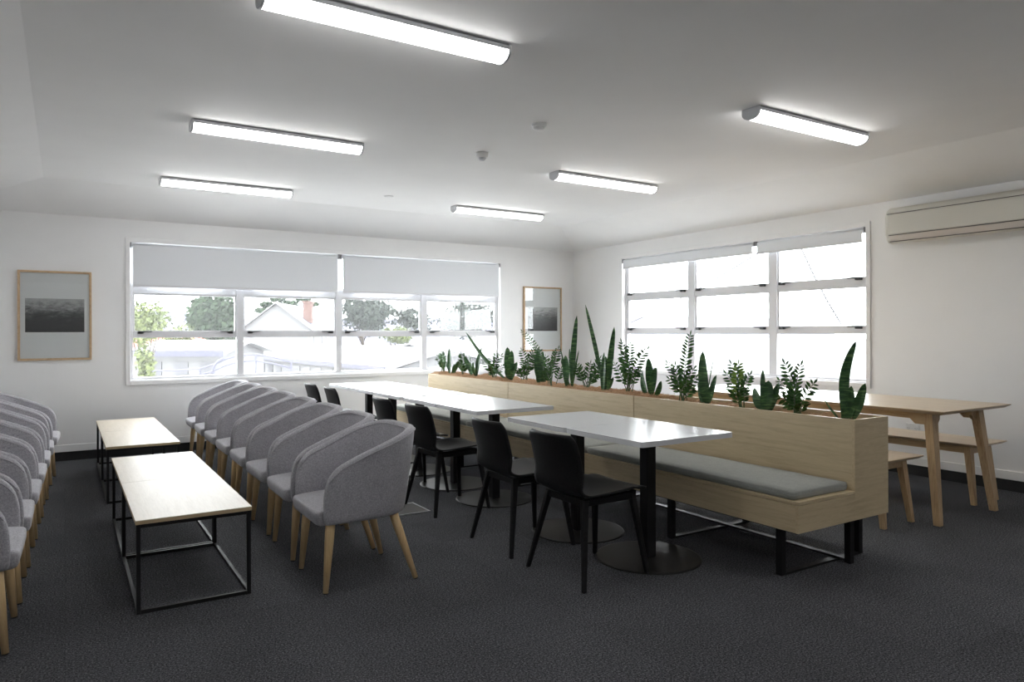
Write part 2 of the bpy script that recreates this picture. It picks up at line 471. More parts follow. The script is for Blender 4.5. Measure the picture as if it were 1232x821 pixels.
LL = [(1.29, 3.07, 'large batten ceiling light cut off by the top edge, above the coffee tables'),
      (1.32, 5.21, 'second batten ceiling light from the front in the left row'),
      (1.34, 7.25, 'batten ceiling light nearest the four-bay window, left row'),
      (4.32, 3.04, 'batten ceiling light nearest the air conditioner, right row'),
      (4.295, 5.17, 'middle batten ceiling light of the right row'),
      (4.32, 7.15, 'small farthest batten ceiling light of the right row, beside room corner'),
      (1.27, 0.95, 'added fill batten ceiling light overhead of the camera in the left row, outside the picture'),  # from here on: unseen battens added along the rows to brighten the near room
      (4.14, 0.82, 'added fill batten ceiling light beyond the right picture edge, right row'),
      (1.27, -1.15, 'hindmost added fill batten ceiling light of the left row, behind the camera'),
      (4.14, -1.25, 'hindmost added fill batten ceiling light of the right row, behind the camera')]
cl = ceiling_light()
for k, (x, y, lb) in enumerate(LL):
    if k == 0: cl.location = (x, y, ZC); cl['label'] = lb
    else: dup(cl, (x, y, ZC), 0, lb)

# detectors
t = thing('smoke_detector', 'flat white smoke detector on the ceiling between two light rows', 'smoke detector', (2.78, 4.06, ZC))
bm = B(); lathe(bm, [(0.0, 0), (0.052, 0), (0.052, -0.012), (0.046, -0.016)]); lathe(bm, [(0.046, -0.016), (0.0, -0.016)]); obj('base_plate', bm, M['white_plastic'], t, True)
bm = B(); lathe(bm, [(0.036, -0.014), (0.040, -0.026), (0.030, -0.036), (0.0, -0.038)]); obj('sensor_dome', bm, M['white_plastic'], t, True)
t = thing('motion_sensor', 'domed white motion sensor on the ceiling, nearer the windows than the smoke detector', 'sensor', (2.83, 4.94, ZC))
bm = B(); lathe(bm, [(0.0, 0), (0.050, 0), (0.050, -0.022), (0.042, -0.040), (0.0, -0.042)]); obj('body', bm, M['white_plastic'], t, True)
bm = B(); lathe(bm, [(0.030, -0.040), (0.030, -0.050), (0.018, -0.062), (0.0, -0.064)]); obj('lens', bm, M['lamp_cap'], t, True)
bm = B(); lathe(bm, [(0.0, 2.75), (0.05, 2.75), (0.045, 2.742), (0.0, 2.741)], 2.89, 7.02)
tag(obj('ceiling_disc', bm, M['white_plastic'], smooth=True), 'small flat white disc set flush on the ceiling near the windows', 'cover plate')

# ------------------------------------------------------------------ air conditioner
t = thing('air_conditioner', 'cream wall-mounted split air conditioner high on the right wall', 'air conditioner', (XR, 3.11, 2.115))
bm = B()
D, H, L2 = 0.215, 0.325, 0.59
prof = [(0, 0.03), (-0.12, 0.0), (-0.165, 0.004), (-0.195, 0.03), (-D, 0.08), (-D, 0.24), (-D + 0.02, H - 0.02), (-D + 0.06, H), (0, H)]
a = [bm.verts.new((x, -L2, z)) for x, z in prof]; b = [bm.verts.new((x, L2, z)) for x, z in prof]
n = len(prof)
for i in range(n): bm.faces.new((a[i], a[(i+1) % n], b[(i+1) % n], b[i]))
bm.faces.new(a); bm.faces.new(b[::-1])
obj('casing', bm, M['ac'], t, True, bevel=0.028, seg=5)
bm = B(); box(bm, -D - 0.006, -D + 0.01, -L2 + 0.035, L2 - 0.035, 0.075, 0.262); obj('front_panel', bm, M['ac'], t, bevel=0.006)
bm = B(); box(bm, -D - 0.007, -D + 0.012, -L2 + 0.03, L2 - 0.03, 0.262, 0.267); obj('groove', bm, M['ac_dark'], t)
bm = B(); hexa(bm, [(-0.190, -L2+.05, 0.018), (-0.185, -L2+.05, 0.030), (-0.185, L2-.05, 0.030), (-0.190, L2-.05, 0.018)],
               [(-D - 0.004, -L2+.05, 0.064), (-D + 0.01, -L2+.05, 0.068), (-D + 0.01, L2-.05, 0.068), (-D - 0.004, L2-.05, 0.064)])
obj('louvre', bm, m_paint('aircon_louvre', (0.62, 0.57, 0.53), 0.45), t)
bm = B(); box(bm, -D - 0.002, -D + 0.012, -L2 + 0.04, L2 - 0.04, 0.068, 0.073); box(bm, -0.196, -0.18, -L2 + 0.04, L2 - 0.04, 0.012, 0.018)
obj('groove', bm, M['ac_dark'], t)

# wall outlet
t = thing('wall_outlet', 'white double power outlet low on the right wall behind oak table', 'power outlet', (XR, 3.56, 0.435))
bm = B(); box(bm, -0.010, 0, -0.06, 0.06, -0.036, 0.036); obj('face_plate', bm, M['white_plastic'], t, bevel=0.003)
for s in (-1, 1):
    bm = B(); box(bm, -0.014, -0.010, s*0.034 - 0.008, s*0.034 + 0.008, 0.008, 0.024); obj('switch', bm, M['white_plastic'], t, bevel=0.001)
    bm = B()
    for dy, dz in ((-0.008, -0.008), (0.008, -0.008), (0, -0.022)): box(bm, -0.0105, -0.0095, s*0.034 + dy - 0.0015, s*0.034 + dy + 0.0015, dz - 0.004, dz + 0.004)
    obj('socket_slots', bm, M['blackplastic'], t)

# floor box
t = thing('floor_box', 'square floor power box with steel rim in the carpet behind black chairs', 'floor box', (2.115, 4.89, 0))
bm = B()
for x0, x1, y0, y1 in ((-.155, .155, -.155, -.143), (-.155, .155, .143, .155), (-.155, -.143, -.143, .143), (.143, .155, -.143, .143)): box(bm, x0, x1, y0, y1, 0.0, 0.006)
obj('rim', bm, M['chrome'], t)
bm = B(); box(bm, -.142, .142, -.142, .142, 0.0, 0.004); obj('lid', bm, M['glide'], t)

# ------------------------------------------------------------------ pictures
def picture(xc, z0, z1, w, px0, px1, pz0, pz1, label, seed):
    t = thing('framed_print', label, 'picture', (xc, YF, z0), 0, 'framed prints on the far wall')
    h = z1 - z0; f = 0.022; d = -0.03
    bm = B()
    box(bm, -w, -w + f, d, 0, 0, h); box(bm, w - f, w, d, 0, 0, h); box(bm, -w + f, w - f, d, 0, 0, f); box(bm, -w + f, w - f, d, 0, h - f, h)
    obj('frame', bm, M['frame_oak'], t, bevel=0.002)
    bm = B(); box(bm, -w + f, w - f, -0.014, -0.004, f, h - f); obj('mount', bm, M['mat_board'], t)
    bm = B(); box(bm, px0 - xc, px1 - xc, -0.0160, -0.0140, pz0 - z0, pz1 - z0)
    obj('print', bm, m_print('monochrome_view_print', pz1 - z0, (pz0 + pz1) / 2 - z0, seed), t)
    bm = B(); box(bm, -w + f, w - f, -0.0215, -0.0195, f, h - f); obj('glazing', bm, M['picture_glass'], t)
picture(-0.078, 1.040, 1.955, 0.320, -0.335, 0.177, 1.328, 1.672, 'framed grey landscape print left of the four-bay window', 0)
picture(5.990, 1.035, 1.985, 0.340, 5.725, 6.255, 1.335, 1.685, 'framed grey landscape print in the corner between the two windows', 9)

# ------------------------------------------------------------------ grey armchairs
def armchair():
    t = thing('tub_armchair', '', 'armchair', (0, 0, 0), 0, '')
    # centre-line of the wrap-round shell, front of one arm round the back to the other
    HW, XF, XB, RC = 0.258, 0.245, -0.235, 0.21
    pts = []
    nst = 12
    for k in range(nst): pts.append((XF - (XF - (XB + RC)) * k / nst, -HW))
    for k in range(11):
        a = -PI/2 - (PI/2) * k / 10
        pts.append((XB + RC + RC*math.cos(a), -HW + RC + RC*math.sin(a)))
    ys = HW - RC
    for k in range(1, 4): pts.append((XB, -ys + 2*ys*k/4))
    full = pts + [(x, -y) for x, y in reversed(pts[:23])]
    # cumulative distance
    ds = [0]
    for p, q in zip(full, full[1:]): ds.append(ds[-1] + math.hypot(q[0]-p[0], q[1]-p[1]))
    tot = ds[-1]
    ZB, TH = 0.352, 0.052
    # denser stations near the front ends
    bm = B(); rings = []; seam = {}
    N = len(full)
    for i, (x, y) in enumerate(full):
        p = Vector(full[max(i-1, 0)]); q = Vector(full[min(i+1, N-1)])
        d = (q - p).normalized(); nrm = Vector((d.y, -d.x))
        if nrm.dot(Vector((x - 0.0, y))) < 0: nrm = -nrm     # outward
        e = min(ds[i], tot - ds[i])
        prog = (XF - x) / (XF - XB)                  # 0 front, 1 back
        top = 0.612 + 0.205 * min(1, prog * 1.02) - 0.012 * max(0, prog - 0.92) / 0.08
        r = 0.10
        cut = 0 if e >= r else r - math.sqrt(max(0, r*r - (r - e)**2))
        top -= cut * 1.05
        th = TH * (0.55 + 0.45 * min(1, e / 0.03)) if e < 0.03 else TH
        lean = 0.018 + 0.042 * max(0, min(1, (prog - 0.4) / 0.5))
        inner_b = 0.36
        zs_o = [ZB, ZB + 0.01, ZB + (top - ZB) * .35, ZB + (top - ZB) * .7, top - 0.022, top - 0.004]
        ring = []
        def P(off, z):
            L_ = lean * max(0, (z - ZB)) / 0.46 * 1.0
            w = nrm * (off + L_)
            return bm.verts.new((x + w.x, y + w.y, z))
        ring.append(P(-0.004 + th/2 - 0.01, ZB))
        for z in zs_o[1:5]: ring.append(P(th/2, z))
        ring.append(P(th/2 - 0.008, top - 0.006)); ring.append(P(0, top + 0.002)); ring.append(P(-th/2 + 0.008, top - 0.006))
        for z in (top - 0.022, ZB + (top - ZB) * .7, ZB + (top - ZB) * .35, ZB + 0.01): ring.append(P(-th/2, z))
        ring.append(P(-th/2 + 0.01, ZB))
        rings.append(ring)
        Lt = lean * max(0, (top - 0.018 - ZB)) / 0.46
        for nm, o_ in (('outer', th/2 - 0.0008), ('inner', -th/2 + 0.0008)):
            w_ = nrm * (o_ + Lt); seam.setdefault(nm, []).append((x + w_.x, y + w_.y, top - 0.020))
    m_ = len(rings[0])
    for a, b in zip(rings, rings[1:]):
        for k in range(m_): bm.faces.new((a[k], a[(k+1) % m_], b[(k+1) % m_], b[k]))
    bm.faces.new(rings[0]); bm.faces.new(rings[-1][::-1])
    sh = obj('shell', bm, M['chair_fabric'], t, True, sub=1)
    # seam line along the outer rim
    for side_, nm in ((1, 'outer'), (-1, 'inner')):
        bm = B(); tube(bm, seam[nm][1:-1], 0.0028, 6)
        pp = obj('rim_seam', bm, M['chair_fabric'], sh, True)
    bm = B()
    nx, ny = 10, 10
    def sq(u, hw, r): return u
    X0, X1, Y1 = -0.195, 0.262, 0.226
    top = {}; bot = {}
    for i in range(nx + 1):
        for j in range(ny + 1):
            u, v = i / nx * 2 - 1, j / ny * 2 - 1
            x = X0 + (X1 - X0) * i / nx; y = -Y1 + 2*Y1*j/ny
            # round the rear corners
            if u < 0 and abs(v) > 0.4: x += 0.10 * ((abs(v) - 0.4) / 0.6)**2 * min(1, -u*1.2)
            z = 0.428 + 0.020 * (1 - u*u) * (1 - v*v) - 0.012 * max(0, u)**4
            top[i, j] = bm.verts.new((x, y, z)); 
    for i in range(nx):
        for j in range(ny): bm.faces.new((top[i, j], top[i+1, j], top[i+1, j+1], top[i, j+1]))
    loop = [(i, 0) for i in range(nx)] + [(nx, j) for j in range(ny)] + [(i, ny) for i in range(nx, 0, -1)] + [(0, j) for j in range(ny, 0, -1)]
    prev = [top[k] for k in loop]
    for dz, grow in ((0.018, 0.008), (0.055, 0.009), (0.085, 0.002), (0.094, -0.012)):
        cur = []
        for k in loop:
            c = top[k].co; s = 1 + grow / 0.22
            cur.append(bm.verts.new((c.x * s if c.x > 0 else c.x, c.y * s * (0.995 if grow > 0 else 1), 0.430 - dz)))
        for q in range(len(loop)):
            w = (q + 1) % len(loop); bm.faces.new((prev[q], prev[w], cur[w], cur[q]))
        prev = cur
    bm.faces.new(prev[::-1])
    obj('seat', bm, M['chair_fabric'], t, True, sub=1)
    # legs: splayed, tapered rounds
    for (ax, ay, fx, fy) in ((0.190, -0.205, 0.222, -0.222), (0.190, 0.205, 0.222, 0.222), (-0.150, -0.190, -0.255, -0.250), (-0.150, 0.190, -0.255, 0.250)):
        bm = B(); tube(bm, [(ax, ay, 0.362), (ax + (fx-ax)*.3, ay + (fy-ay)*.3, 0.255), (fx, fy, 0.006)], [0.0245, 0.023, 0.0135], 16)
        lg = obj('leg', bm, M['oak_leg'], t, True)
        bm = B(); tube(bm, [(fx, fy, 0.0), (fx, fy, 0.007)], 0.0115, 12); obj('glide', bm, M['glide'], lg)
    return t

ac = armchair()
order = ['first', 'second', 'third', 'fourth', 'fifth', 'sixth', 'seventh', 'eighth']
GR = 'grey armchairs in the row beside the black chairs'; GL = 'grey armchairs in the row along the left wall'
for k in range(8):
    lb = ('grey fabric tub armchair in full view, front of the row beside the black chairs' if k == 0 else
          'grey tub armchair at the window end of the row beside black chairs' if k == 7 else
          'grey tub armchair, %s from the front in the row right of the coffee tables' % order[k])
    loc = (1.330 + 0.004*k, 3.742 + 0.612*k, 0); rz = PI + R(random.uniform(-1.2, 1.2))
    c = ac if k == 0 else dup(ac, loc, rz, lb)
    c.location = loc; c.rotation_euler = (0, 0, rz); c['label'] = lb; c['group'] = GR
for k in range(7):
    lb = ('grey tub armchair cut by the left picture edge, nearest in the left row' if k == 0 else
          'darkest-rimmed last tub armchair of left row, below the left picture' if k == 6 else
          'grey tub armchair, %s from the front in the row left of the coffee tables' % order[k])
    c = dup(ac, (-0.425 + 0.016*k + (0.015 if k == 6 else 0), 3.790 + 0.628*k, 0), R(-3 if k == 6 else random.uniform(-1.2, 1.2)), lb); c['group'] = GL

# ------------------------------------------------------------------ coffee tables
def coffee_table():
    t = thing('coffee_table', '', 'coffee table', (0, 0, 0), 0, 'coffee tables between the armchair rows')
    W, L, H, s = 0.26, 0.4945, 0.44, 0.018
    bm = B(); box(bm, -W, W, -L, L, H - 0.004, H); tp = obj('tabletop', bm, M['birch_top'], t)
    bm = B(); box(bm, -W, W, -L, L, H - 0.020, H - 0.004); obj('ply_edge', bm, M['ply_edge'], tp)
    w, l = W - 0.004, L - 0.006
    for sx in (-1, 1):
        for sy in (-1, 1):
            bm = B(); x0, x1 = sorted((sx*w, sx*(w - s))); y0, y1 = sorted((sy*l, sy*(l - s)))
            box(bm, x0, x1, y0, y1, 0.0, H - 0.020); obj('leg', bm, M['steel_black'], t, bevel=0.0015)
    for nm, z0, z1 in (('bottom_frame', 0.0, s), ('top_frame', H - 0.020 - s, H - 0.020)):
        bm = B()
        for sy in (-1, 1):
            y0, y1 = sorted((sy*l, sy*(l - s))); box(bm, -w + s, w - s, y0, y1, z0, z1)
        for sx in (-1, 1):
            x0, x1 = sorted((sx*w, sx*(w - s))); box(bm, x0, x1, -l + s, l - s, z0, z1)
        obj(nm, bm, M['steel_black'], t, bevel=0.0015)
    return t
ct = coffee_table()
for k, (x, y, lb) in enumerate([(0.537, 4.222, 'nearest birch-topped coffee table with black box frame'),
                                (0.537, 5.216, 'birch-topped coffee table butted behind the nearest one'),
                                (0.528, 6.775, 'birch-topped coffee table in front of farthest one, past the gap'),
                                (0.528, 7.769, 'farthest birch-topped coffee table, nearest the window wall')]):
    if k == 0: ct.location = (x, y, 0); ct['label'] = lb
    else: dup(ct, (x, y, 0), 0, lb)

# ------------------------------------------------------------------ white pedestal tables
def cafe_table():
    t = thing('cafe_table', '', 'table', (0, 0, 0), 0, 'white tables along the banquette')
    bm = B(); W = 0.348; L = 0.331; c = 0.02
    pts = []
    for sx, sy, a0 in ((1, 1, 0), (-1, 1, 90), (-1, -1, 180), (1, -1, 270)):
        for k in range(5):
            a = R(a0 + 90*k/4); pts.append((sx*(W - c) + c*math.cos(a), sy*(L - c) + c*math.sin(a)))
    prism(bm, pts, 0.738, 0.741); tp = obj('tabletop', bm, M['white_top'], t)
    bm = B(); prism(bm, pts, 0.712, 0.738); obj('edge_band', bm, M['white_edge'], tp)
    bm = B(); box(bm, -0.034, 0.034, -0.034, 0.034, 0.010, 0.706); obj('column', bm, M['steel_black'], t, bevel=0.006, seg=3)
    bm = B(); box(bm, -0.2, 0.2, -0.03, 0.03, 0.703, 0.712); box(bm, -0.03, 0.03, -0.2, 0.2, 0.703, 0.712); obj('mounting_plate', bm, M['steel_black'], t)
    bm = B(); lathe(bm, [(0, 0), (0.30, 0), (0.305, 0.003), (0.303, 0.008), (0.295, 0.010), (0, 0.010)], n=64); obj('base_disc', bm, M['base_disc'], t)
    return t
M['base_disc'] = mat('satin_black_steel_base', (0.012, 0.0115, 0.011), 0.34, spec=0.22)[0]
cf = cafe_table()
tl = ['nearest square white pedestal table, closest to the camera', 'white pedestal table joined behind the nearest one',
      'near table of the middle white pair, by the first cushion seam', 'far table of the middle white pair',
      'nearest table of the three white tables by the window wall', 'middle table of the three white tables by the window wall',
      'farthest white pedestal table, up against the window wall']
for k, (x, y) in enumerate([(2.870, 3.083), (2.868, 3.749), (2.868, 4.826), (2.870, 5.492), (2.868, 6.215), (2.868, 6.881), (2.866, 7.547)]):
    if k == 0: cf.location = (x, y, 0); cf['label'] = tl[0]
    else: dup(cf, (x, y, 0), 0, tl[k])

# ------------------------------------------------------------------ black plywood chairs
def black_chair():
    t = thing('plywood_chair', '', 'chair', (0, 0, 0), 0, 'black chairs at the white tables')
    # shell profile, front edge of seat -> back top  (x, z), chair faces +x
    key = [(0.262, 0.447), (0.25, 0.459), (0.20, 0.466), (0.08, 0.458), (-0.06, 0.450), (-0.15, 0.450), (-0.200, 0.468), (-0.222, 0.51), (-0.238, 0.60), (-0.262, 0.70), (-0.290, 0.783)]
    from mathutils import geometry
    pr = []
    for i in range(len(key) - 1):
        p0 = Vector(key[max(i-1, 0)]); p1 = Vector(key[i]); p2 = Vector(key[i+1]); p3 = Vector(key[min(i+2, len(key)-1)])
        for q in range(4):
            s = q / 4
            pr.append(0.5 * ((2*p1) + (p2 - p0)*s + (2*p0 - 5*p1 + 4*p2 - p3)*s*s + (3*p1 - p0 - 3*p2 + p3)*s**3))
    pr.append(Vector(key[-1]))
    N = len(pr); ny = 16
    bm = B(); fr = []; bk = []
    for i, p in enumerate(pr):
        d = (pr[min(i+1, N-1)] - pr[max(i-1, 0)]).normalized(); nrm = Vector((d.y, -d.x))   # towards the sitter
        if nrm.y < 0 and p.y < 0.48: nrm = -nrm
        f = i / (N - 1)
        if p.y > 0.5: hw = 0.210 - 0.006 * (p.y - 0.5) / 0.28
        else: hw = 0.205 + 0.012 * math.sin(PI * min(1, f * 1.6))
        # rounded corners at the back top and seat front
        e_top = 0.783 - p.y if p.x < -0.2 else 1
        if e_top < 0.05: hw -= 0.05 - math.sqrt(max(0, 0.05**2 - (0.05 - e_top)**2)) if e_top > 0.001 else 0.036
        e_fr = 0.262 - p.x
        if e_fr < 0.05: hw -= 0.05 - math.sqrt(max(0, 0.05**2 - (0.05 - e_fr)**2)) if e_fr > 0.0 else 0.04
        rf, rb = [], []
        for j in range(ny + 1):
            v = -1 + 2*j/ny
            y = v*hw
            up = max(0, min(1, (p.y - 0.47) / 0.10)) if p.x < -0.15 else 0
            curve = 0.030 * v*v * up                               # back wraps forwards at the sides
            dish = 0.016 * (v*v) * (1 - up) * (0.4 if p.x > 0.15 else 1)
            x = p.x + curve; z = p.y + dish
            rf.append(bm.verts.new((x + nrm.x*0.005, y, z + nrm.y*0.005))); rb.append(bm.verts.new((x - nrm.x*0.005, y, z - nrm.y*0.005)))
        fr.append(rf); bk.append(rb)
    for i in range(N - 1):
        for j in range(ny):
            bm.faces.new((fr[i][j], fr[i+1][j], fr[i+1][j+1], fr[i][j+1])); bm.faces.new((bk[i][j+1], bk[i+1][j+1], bk[i+1][j], bk[i][j]))
        bm.faces.new((fr[i][0], bk[i][0], bk[i+1][0], fr[i+1][0])); bm.faces.new((fr[i+1][ny], bk[i+1][ny], bk[i][ny], fr[i][ny]))
    for i in (0, N-1):
        for j in range(ny): bm.faces.new((fr[i][j], fr[i][j+1], bk[i][j+1], bk[i][j]))
    obj('shell', bm, M['black_ply'], t, True)
    # under-seat frame
    bm = B(); box(bm, -0.165, 0.185, -0.165, -0.140, 0.405, 0.443); box(bm, -0.165, 0.185, 0.140, 0.165, 0.405, 0.443)
    box(bm, -0.165, -0.140, -0.14, 0.14, 0.405, 0.443); box(bm, 0.160, 0.185, -0.14, 0.14, 0.405, 0.443)
    obj('seat_frame', bm, M['black_ply'], t, bevel=0.003)
    for (ax, ay, fx, fy) in ((0.178, -0.152, 0.232, -0.218), (0.178, 0.152, 0.232, 0.218), (-0.150, -0.152, -0.232, -0.245), (-0.150, 0.152, -0.232, 0.245)):
        bm = B(); a, b = 0.019, 0.011; sy = 1 if ay > 0 else -1
        hexa(bm, [(fx-b, fy-b, 0), (fx+b, fy-b, 0), (fx+b, fy+b, 0), (fx-b, fy+b, 0)],
             [(ax-a, ay-a*.8, 0.441), (ax+a, ay-a*.8, 0.441), (ax+a, ay+a*.8, 0.441), (ax-a, ay+a*.8, 0.441)])
        obj('leg', bm, M['black_ply'], t, bevel=0.005, seg=2)
    return t
bc = black_chair()
bl = ['nearest black moulded plywood chair, pulled up to the nearest white table', 'black plywood chair at the second white table, behind nearest chair',
      'black plywood chair with open side view, near table of middle pair', 'black plywood chair half hidden by armchairs, far table of middle pair',
      'black plywood chair by the window wall, nearer of the last two', 'farthest black plywood chair, only its backrest showing above grey armchairs']
for k, (x, y, a) in enumerate([(2.432, 3.085, 1.5), (2.425, 3.735, -1), (2.44, 4.80, 2), (2.43, 5.445, 0), (2.44, 6.80, -1.5), (2.43, 7.42, 1)]):
    if k == 0: bc.location = (x, y, 0); bc.rotation_euler = (0, 0, R(a)); bc['label'] = bl[0]
    else: dup(bc, (x, y, 0), R(a), bl[k])

# ------------------------------------------------------------------ planter banquette, three units end to end
PX0, PX1, SX0 = 3.712, 4.040, 3.215          # planter faces, seat front
ZP, Z0, ZS = 0.820, 0.262, 0.426
mods = [(2.330, 4.140), (4.147, 5.975), (5.982, 7.800)]
bn = ['oak banquette unit with planter back, the nearest one with its end panel showing',
      'middle oak banquette unit with planter back, between two panel seams', 'farthest oak banquette unit with planter back, toward the window wall']
def banquette(y0, y1, label, ends):
    L = y1 - y0
    t = thing('planter_banquette', label, 'banquette', ((SX0 + PX1)/2, y0, 0), 0, 'oak planter banquette units')
    cx = (SX0 + PX1)/2; a = SX0 - cx; p0 = PX0 - cx; p1 = PX1 - cx; th = 0.018
    e0 = th if 'n' in ends else 0; e1 = th if 'f' in ends else 0
    bm = B(); box(bm, p0, p0 + th, e0, L - e1, ZS, ZP); obj('back_panel', bm, M['oak_panel'], t, bevel=0.001)
    bm = B(); box(bm, p1 - th, p1, e0, L - e1, Z0, ZP); obj('rear_panel', bm, M['oak_panel'], t, bevel=0.001)
    bm = B(); box(bm, p0 + th, p1 - th, e0, L - e1, Z0, Z0 + th); obj('planter_bottom', bm, M['oak_panel'], t)
    for q, yy in (('n', 0), ('f', L - th)):
        if q in ends:
            bm = B(); box(bm, p0, p1, yy, yy + th, Z0, ZP); obj('end_panel', bm, M['oak_end'], t, bevel=0.001)
            bm = B(); box(bm, a, p0 - 0.001, yy, yy + th, Z0, ZS - th - 0.002); obj('seat_end_panel', bm, M['oak_end'], t, bevel=0.001)
    bm = B(); box(bm, a, a + th, e0, L - e1, Z0, ZS - th - 0.002); obj('front_panel', bm, M['oak_panel'], t, bevel=0.001)
    bm = B(); box(bm, a, p0 - 0.001, 0.0, L, ZS - th, ZS); obj('seat_board', bm, M['oak_panel'], t, bevel=0.0015)
    bm = B(); box(bm, a + th, p0 + th, e0, L - e1, Z0, Z0 + th); obj('seat_underside', bm, M['oak_panel'], t)
    bm = B()
    fx0, fx1, s = 3.250 - cx, 3.995 - cx, 0.038
    for x0 in (fx0, fx1 - s): box(bm, x0, x0 + s, 0.04, L - 0.04, Z0 - 0.014, Z0)
    obj('top_rail', bm, M['steel_black'], t)
    for yy in (0.148, 0.965):
        fr = B(); box(fr, fx0 + s, fx1 - s, yy - s/2, yy + s/2, 0, 0.012); box(fr, fx0 + s, fx1 - s, yy - s/2, yy + s/2, Z0 - 0.014, Z0)
        obj('cross_bar', fr, M['steel_black'], t)
        for x0 in (fx0, fx1 - s):
            b2 = B(); box(b2, x0, x0 + s, yy - s/2, yy + s/2, 0, Z0 - 0.0145); obj('leg', b2, M['steel_black'], t, bevel=0.002)
    b2 = B(); lx = 3.765 - cx; box(b2, lx - s/2, lx + s/2, 0.05 + s, L - 0.05 - s, 0.0125, 0.0235); obj('long_bar', b2, M['steel_black'], t)
    for yy in (0.05, L - 0.05 - s):
        b2 = B(); box(b2, lx - s/2, lx + s/2, yy, yy + s, 0, Z0); obj('leg', b2, M['steel_black'], t, bevel=0.002)
    return t
for (y0, y1), lb, e in zip(mods, bn, ('n', '', 'f')): banquette(y0, y1, lb, e)

def cushion(y0, y1, label):
    t = thing('bench_cushion', label, 'cushion', (3.458, (y0+y1)/2, ZS), 0, 'grey-green bench cushions')
    w, l = 0.232, (y1 - y0)/2
    nx, ny = 8, 30
    bm = B(); g = {}
    for i in range(nx + 1):
        for j in range(ny + 1):
            u, v = -1 + 2*i/nx, -1 + 2*j/ny
            z = 0.047 + 0.006*(1 - u**4)*(1 - v**6) + 0.002*noise.noise(Vector((u*2, v*6, y0)))
            g[i, j] = bm.verts.new((u*w*(0.985), v*(l - 0.004), z))
    for i in range(nx):
        for j in range(ny): bm.faces.new((g[i, j], g[i+1, j], g[i+1, j+1], g[i, j+1]))
    loop = [(i, 0) for i in range(nx)] + [(nx, j) for j in range(ny)] + [(i, ny) for i in range(nx, 0, -1)] + [(0, j) for j in range(ny, 0, -1)]
    prev = [g[k] for k in loop]
    for z, s in ((0.040, 0.004), (0.024, 0.006), (0.008, 0.004), (0.0, -0.004)):
        cur = []
        for k in loop:
            c = g[k].co
            cur.append(bm.verts.new((c.x + (s if c.x > 0 else -s) * min(1, abs(c.x)/w*1.0), c.y + (s if c.y > 0 else -s) * min(1, abs(c.y)/l)**4, z)))
        for q in range(len(loop)):
            r = (q+1) % len(loop); bm.faces.new((prev[q], prev[r], cur[r], cur[q]))
        prev = cur
    bm.faces.new(prev[::-1])
    obj('cushion_cover', bm, M['cushion'], t, True)
    bm = B()
    ww, ll = w + 0.0015, l + 0.0015
    tube(bm, [(-ww, -ll, 0.026), (ww, -ll, 0.026), (ww, ll, 0.026), (-ww, ll, 0.026), (-ww, -ll, 0.026)], 0.0022, 6)
    obj('piping', bm, M['cushion'], t)
cushion(2.365, 4.100, 'nearest grey-green bench cushion on the banquette seat')
cushion(4.115, 5.950, 'middle grey-green bench cushion, behind the middle white tables')
cushion(5.965, 7.770, 'farthest grey-green bench cushion, toward the window wall')

# coconut-fibre mulch
bm = B(); nx, ny = 10, 300
g = {}
y0, y1 = mods[0][0] + 0.02, mods[2][1] - 0.02; x0, x1 = PX0 + 0.020, PX1 - 0.020
def coir_h(x, y):
    base = 0.786 + 0.014 * min(1, max(0, (y - 2.6) / 1.2))
    hump = 0.030 * noise.noise(Vector((x*9, y*5, 0))) + 0.016 * noise.noise(Vector((x*22, y*14, 3)))
    if y > 4.0: base += 0.024
    if y > 5.5: base += 0.008
    return base + hump
for i in range(nx + 1):
    for j in range(ny + 1):
        x = x0 + (x1 - x0)*i/nx; y = y0 + (y1 - y0)*j/ny
        g[i, j] = bm.verts.new((x, y, coir_h(x, y)))
for i in range(nx):
    for j in range(ny): bm.faces.new((g[i, j], g[i+1, j], g[i+1, j+1], g[i, j+1]))
loop = [(i, 0) for i in range(nx)] + [(nx, j) for j in range(ny)] + [(i, ny) for i in range(nx, 0, -1)] + [(0, j) for j in range(ny, 0, -1)]
low = [bm.verts.new((g[k].co.x, g[k].co.y, 0.70)) for k in loop]
for q in range(len(loop)):
    w = (q + 1) % len(loop); bm.faces.new((g[loop[q]], g[loop[w]], low[w], low[q]))
bm.faces.new(low[::-1])
rc = random.Random(3)
for k in range(5200):                      # loose fibres
    x = rc.uniform(x0 + .006, x1 - .006); y = rc.uniform(y0 + .01, y1 - .01); z = coir_h(x, y)
    a = rc.uniform(0, PI); l = rc.uniform(0.012, 0.04); h = rc.uniform(0.002, 0.014); w = 0.0009
    dx, dy = math.cos(a)*l/2, math.sin(a)*l/2
    xs = [min(max(x + s*dx, x0), x1) for s in (-1, 0, 1)]
    pts = [Vector((xs[0], y - dy, z)), Vector((xs[1], y, z + h)), Vector((xs[2], y + dy, z + rc.uniform(-.003, .01)))]
    side = Vector((-math.sin(a), math.cos(a), 0)) * w
    vv = [(bm.verts.new(p - side), bm.verts.new(p + side)) for p in pts]
    for q in range(2): bm.faces.new((vv[q][0], vv[q][1], vv[q+1][1], vv[q+1][0]))
tag(obj('coir_mulch', bm, M['coir']), 'orange-brown coconut fibre mulch filling the long planter', 'mulch', kind='stuff')

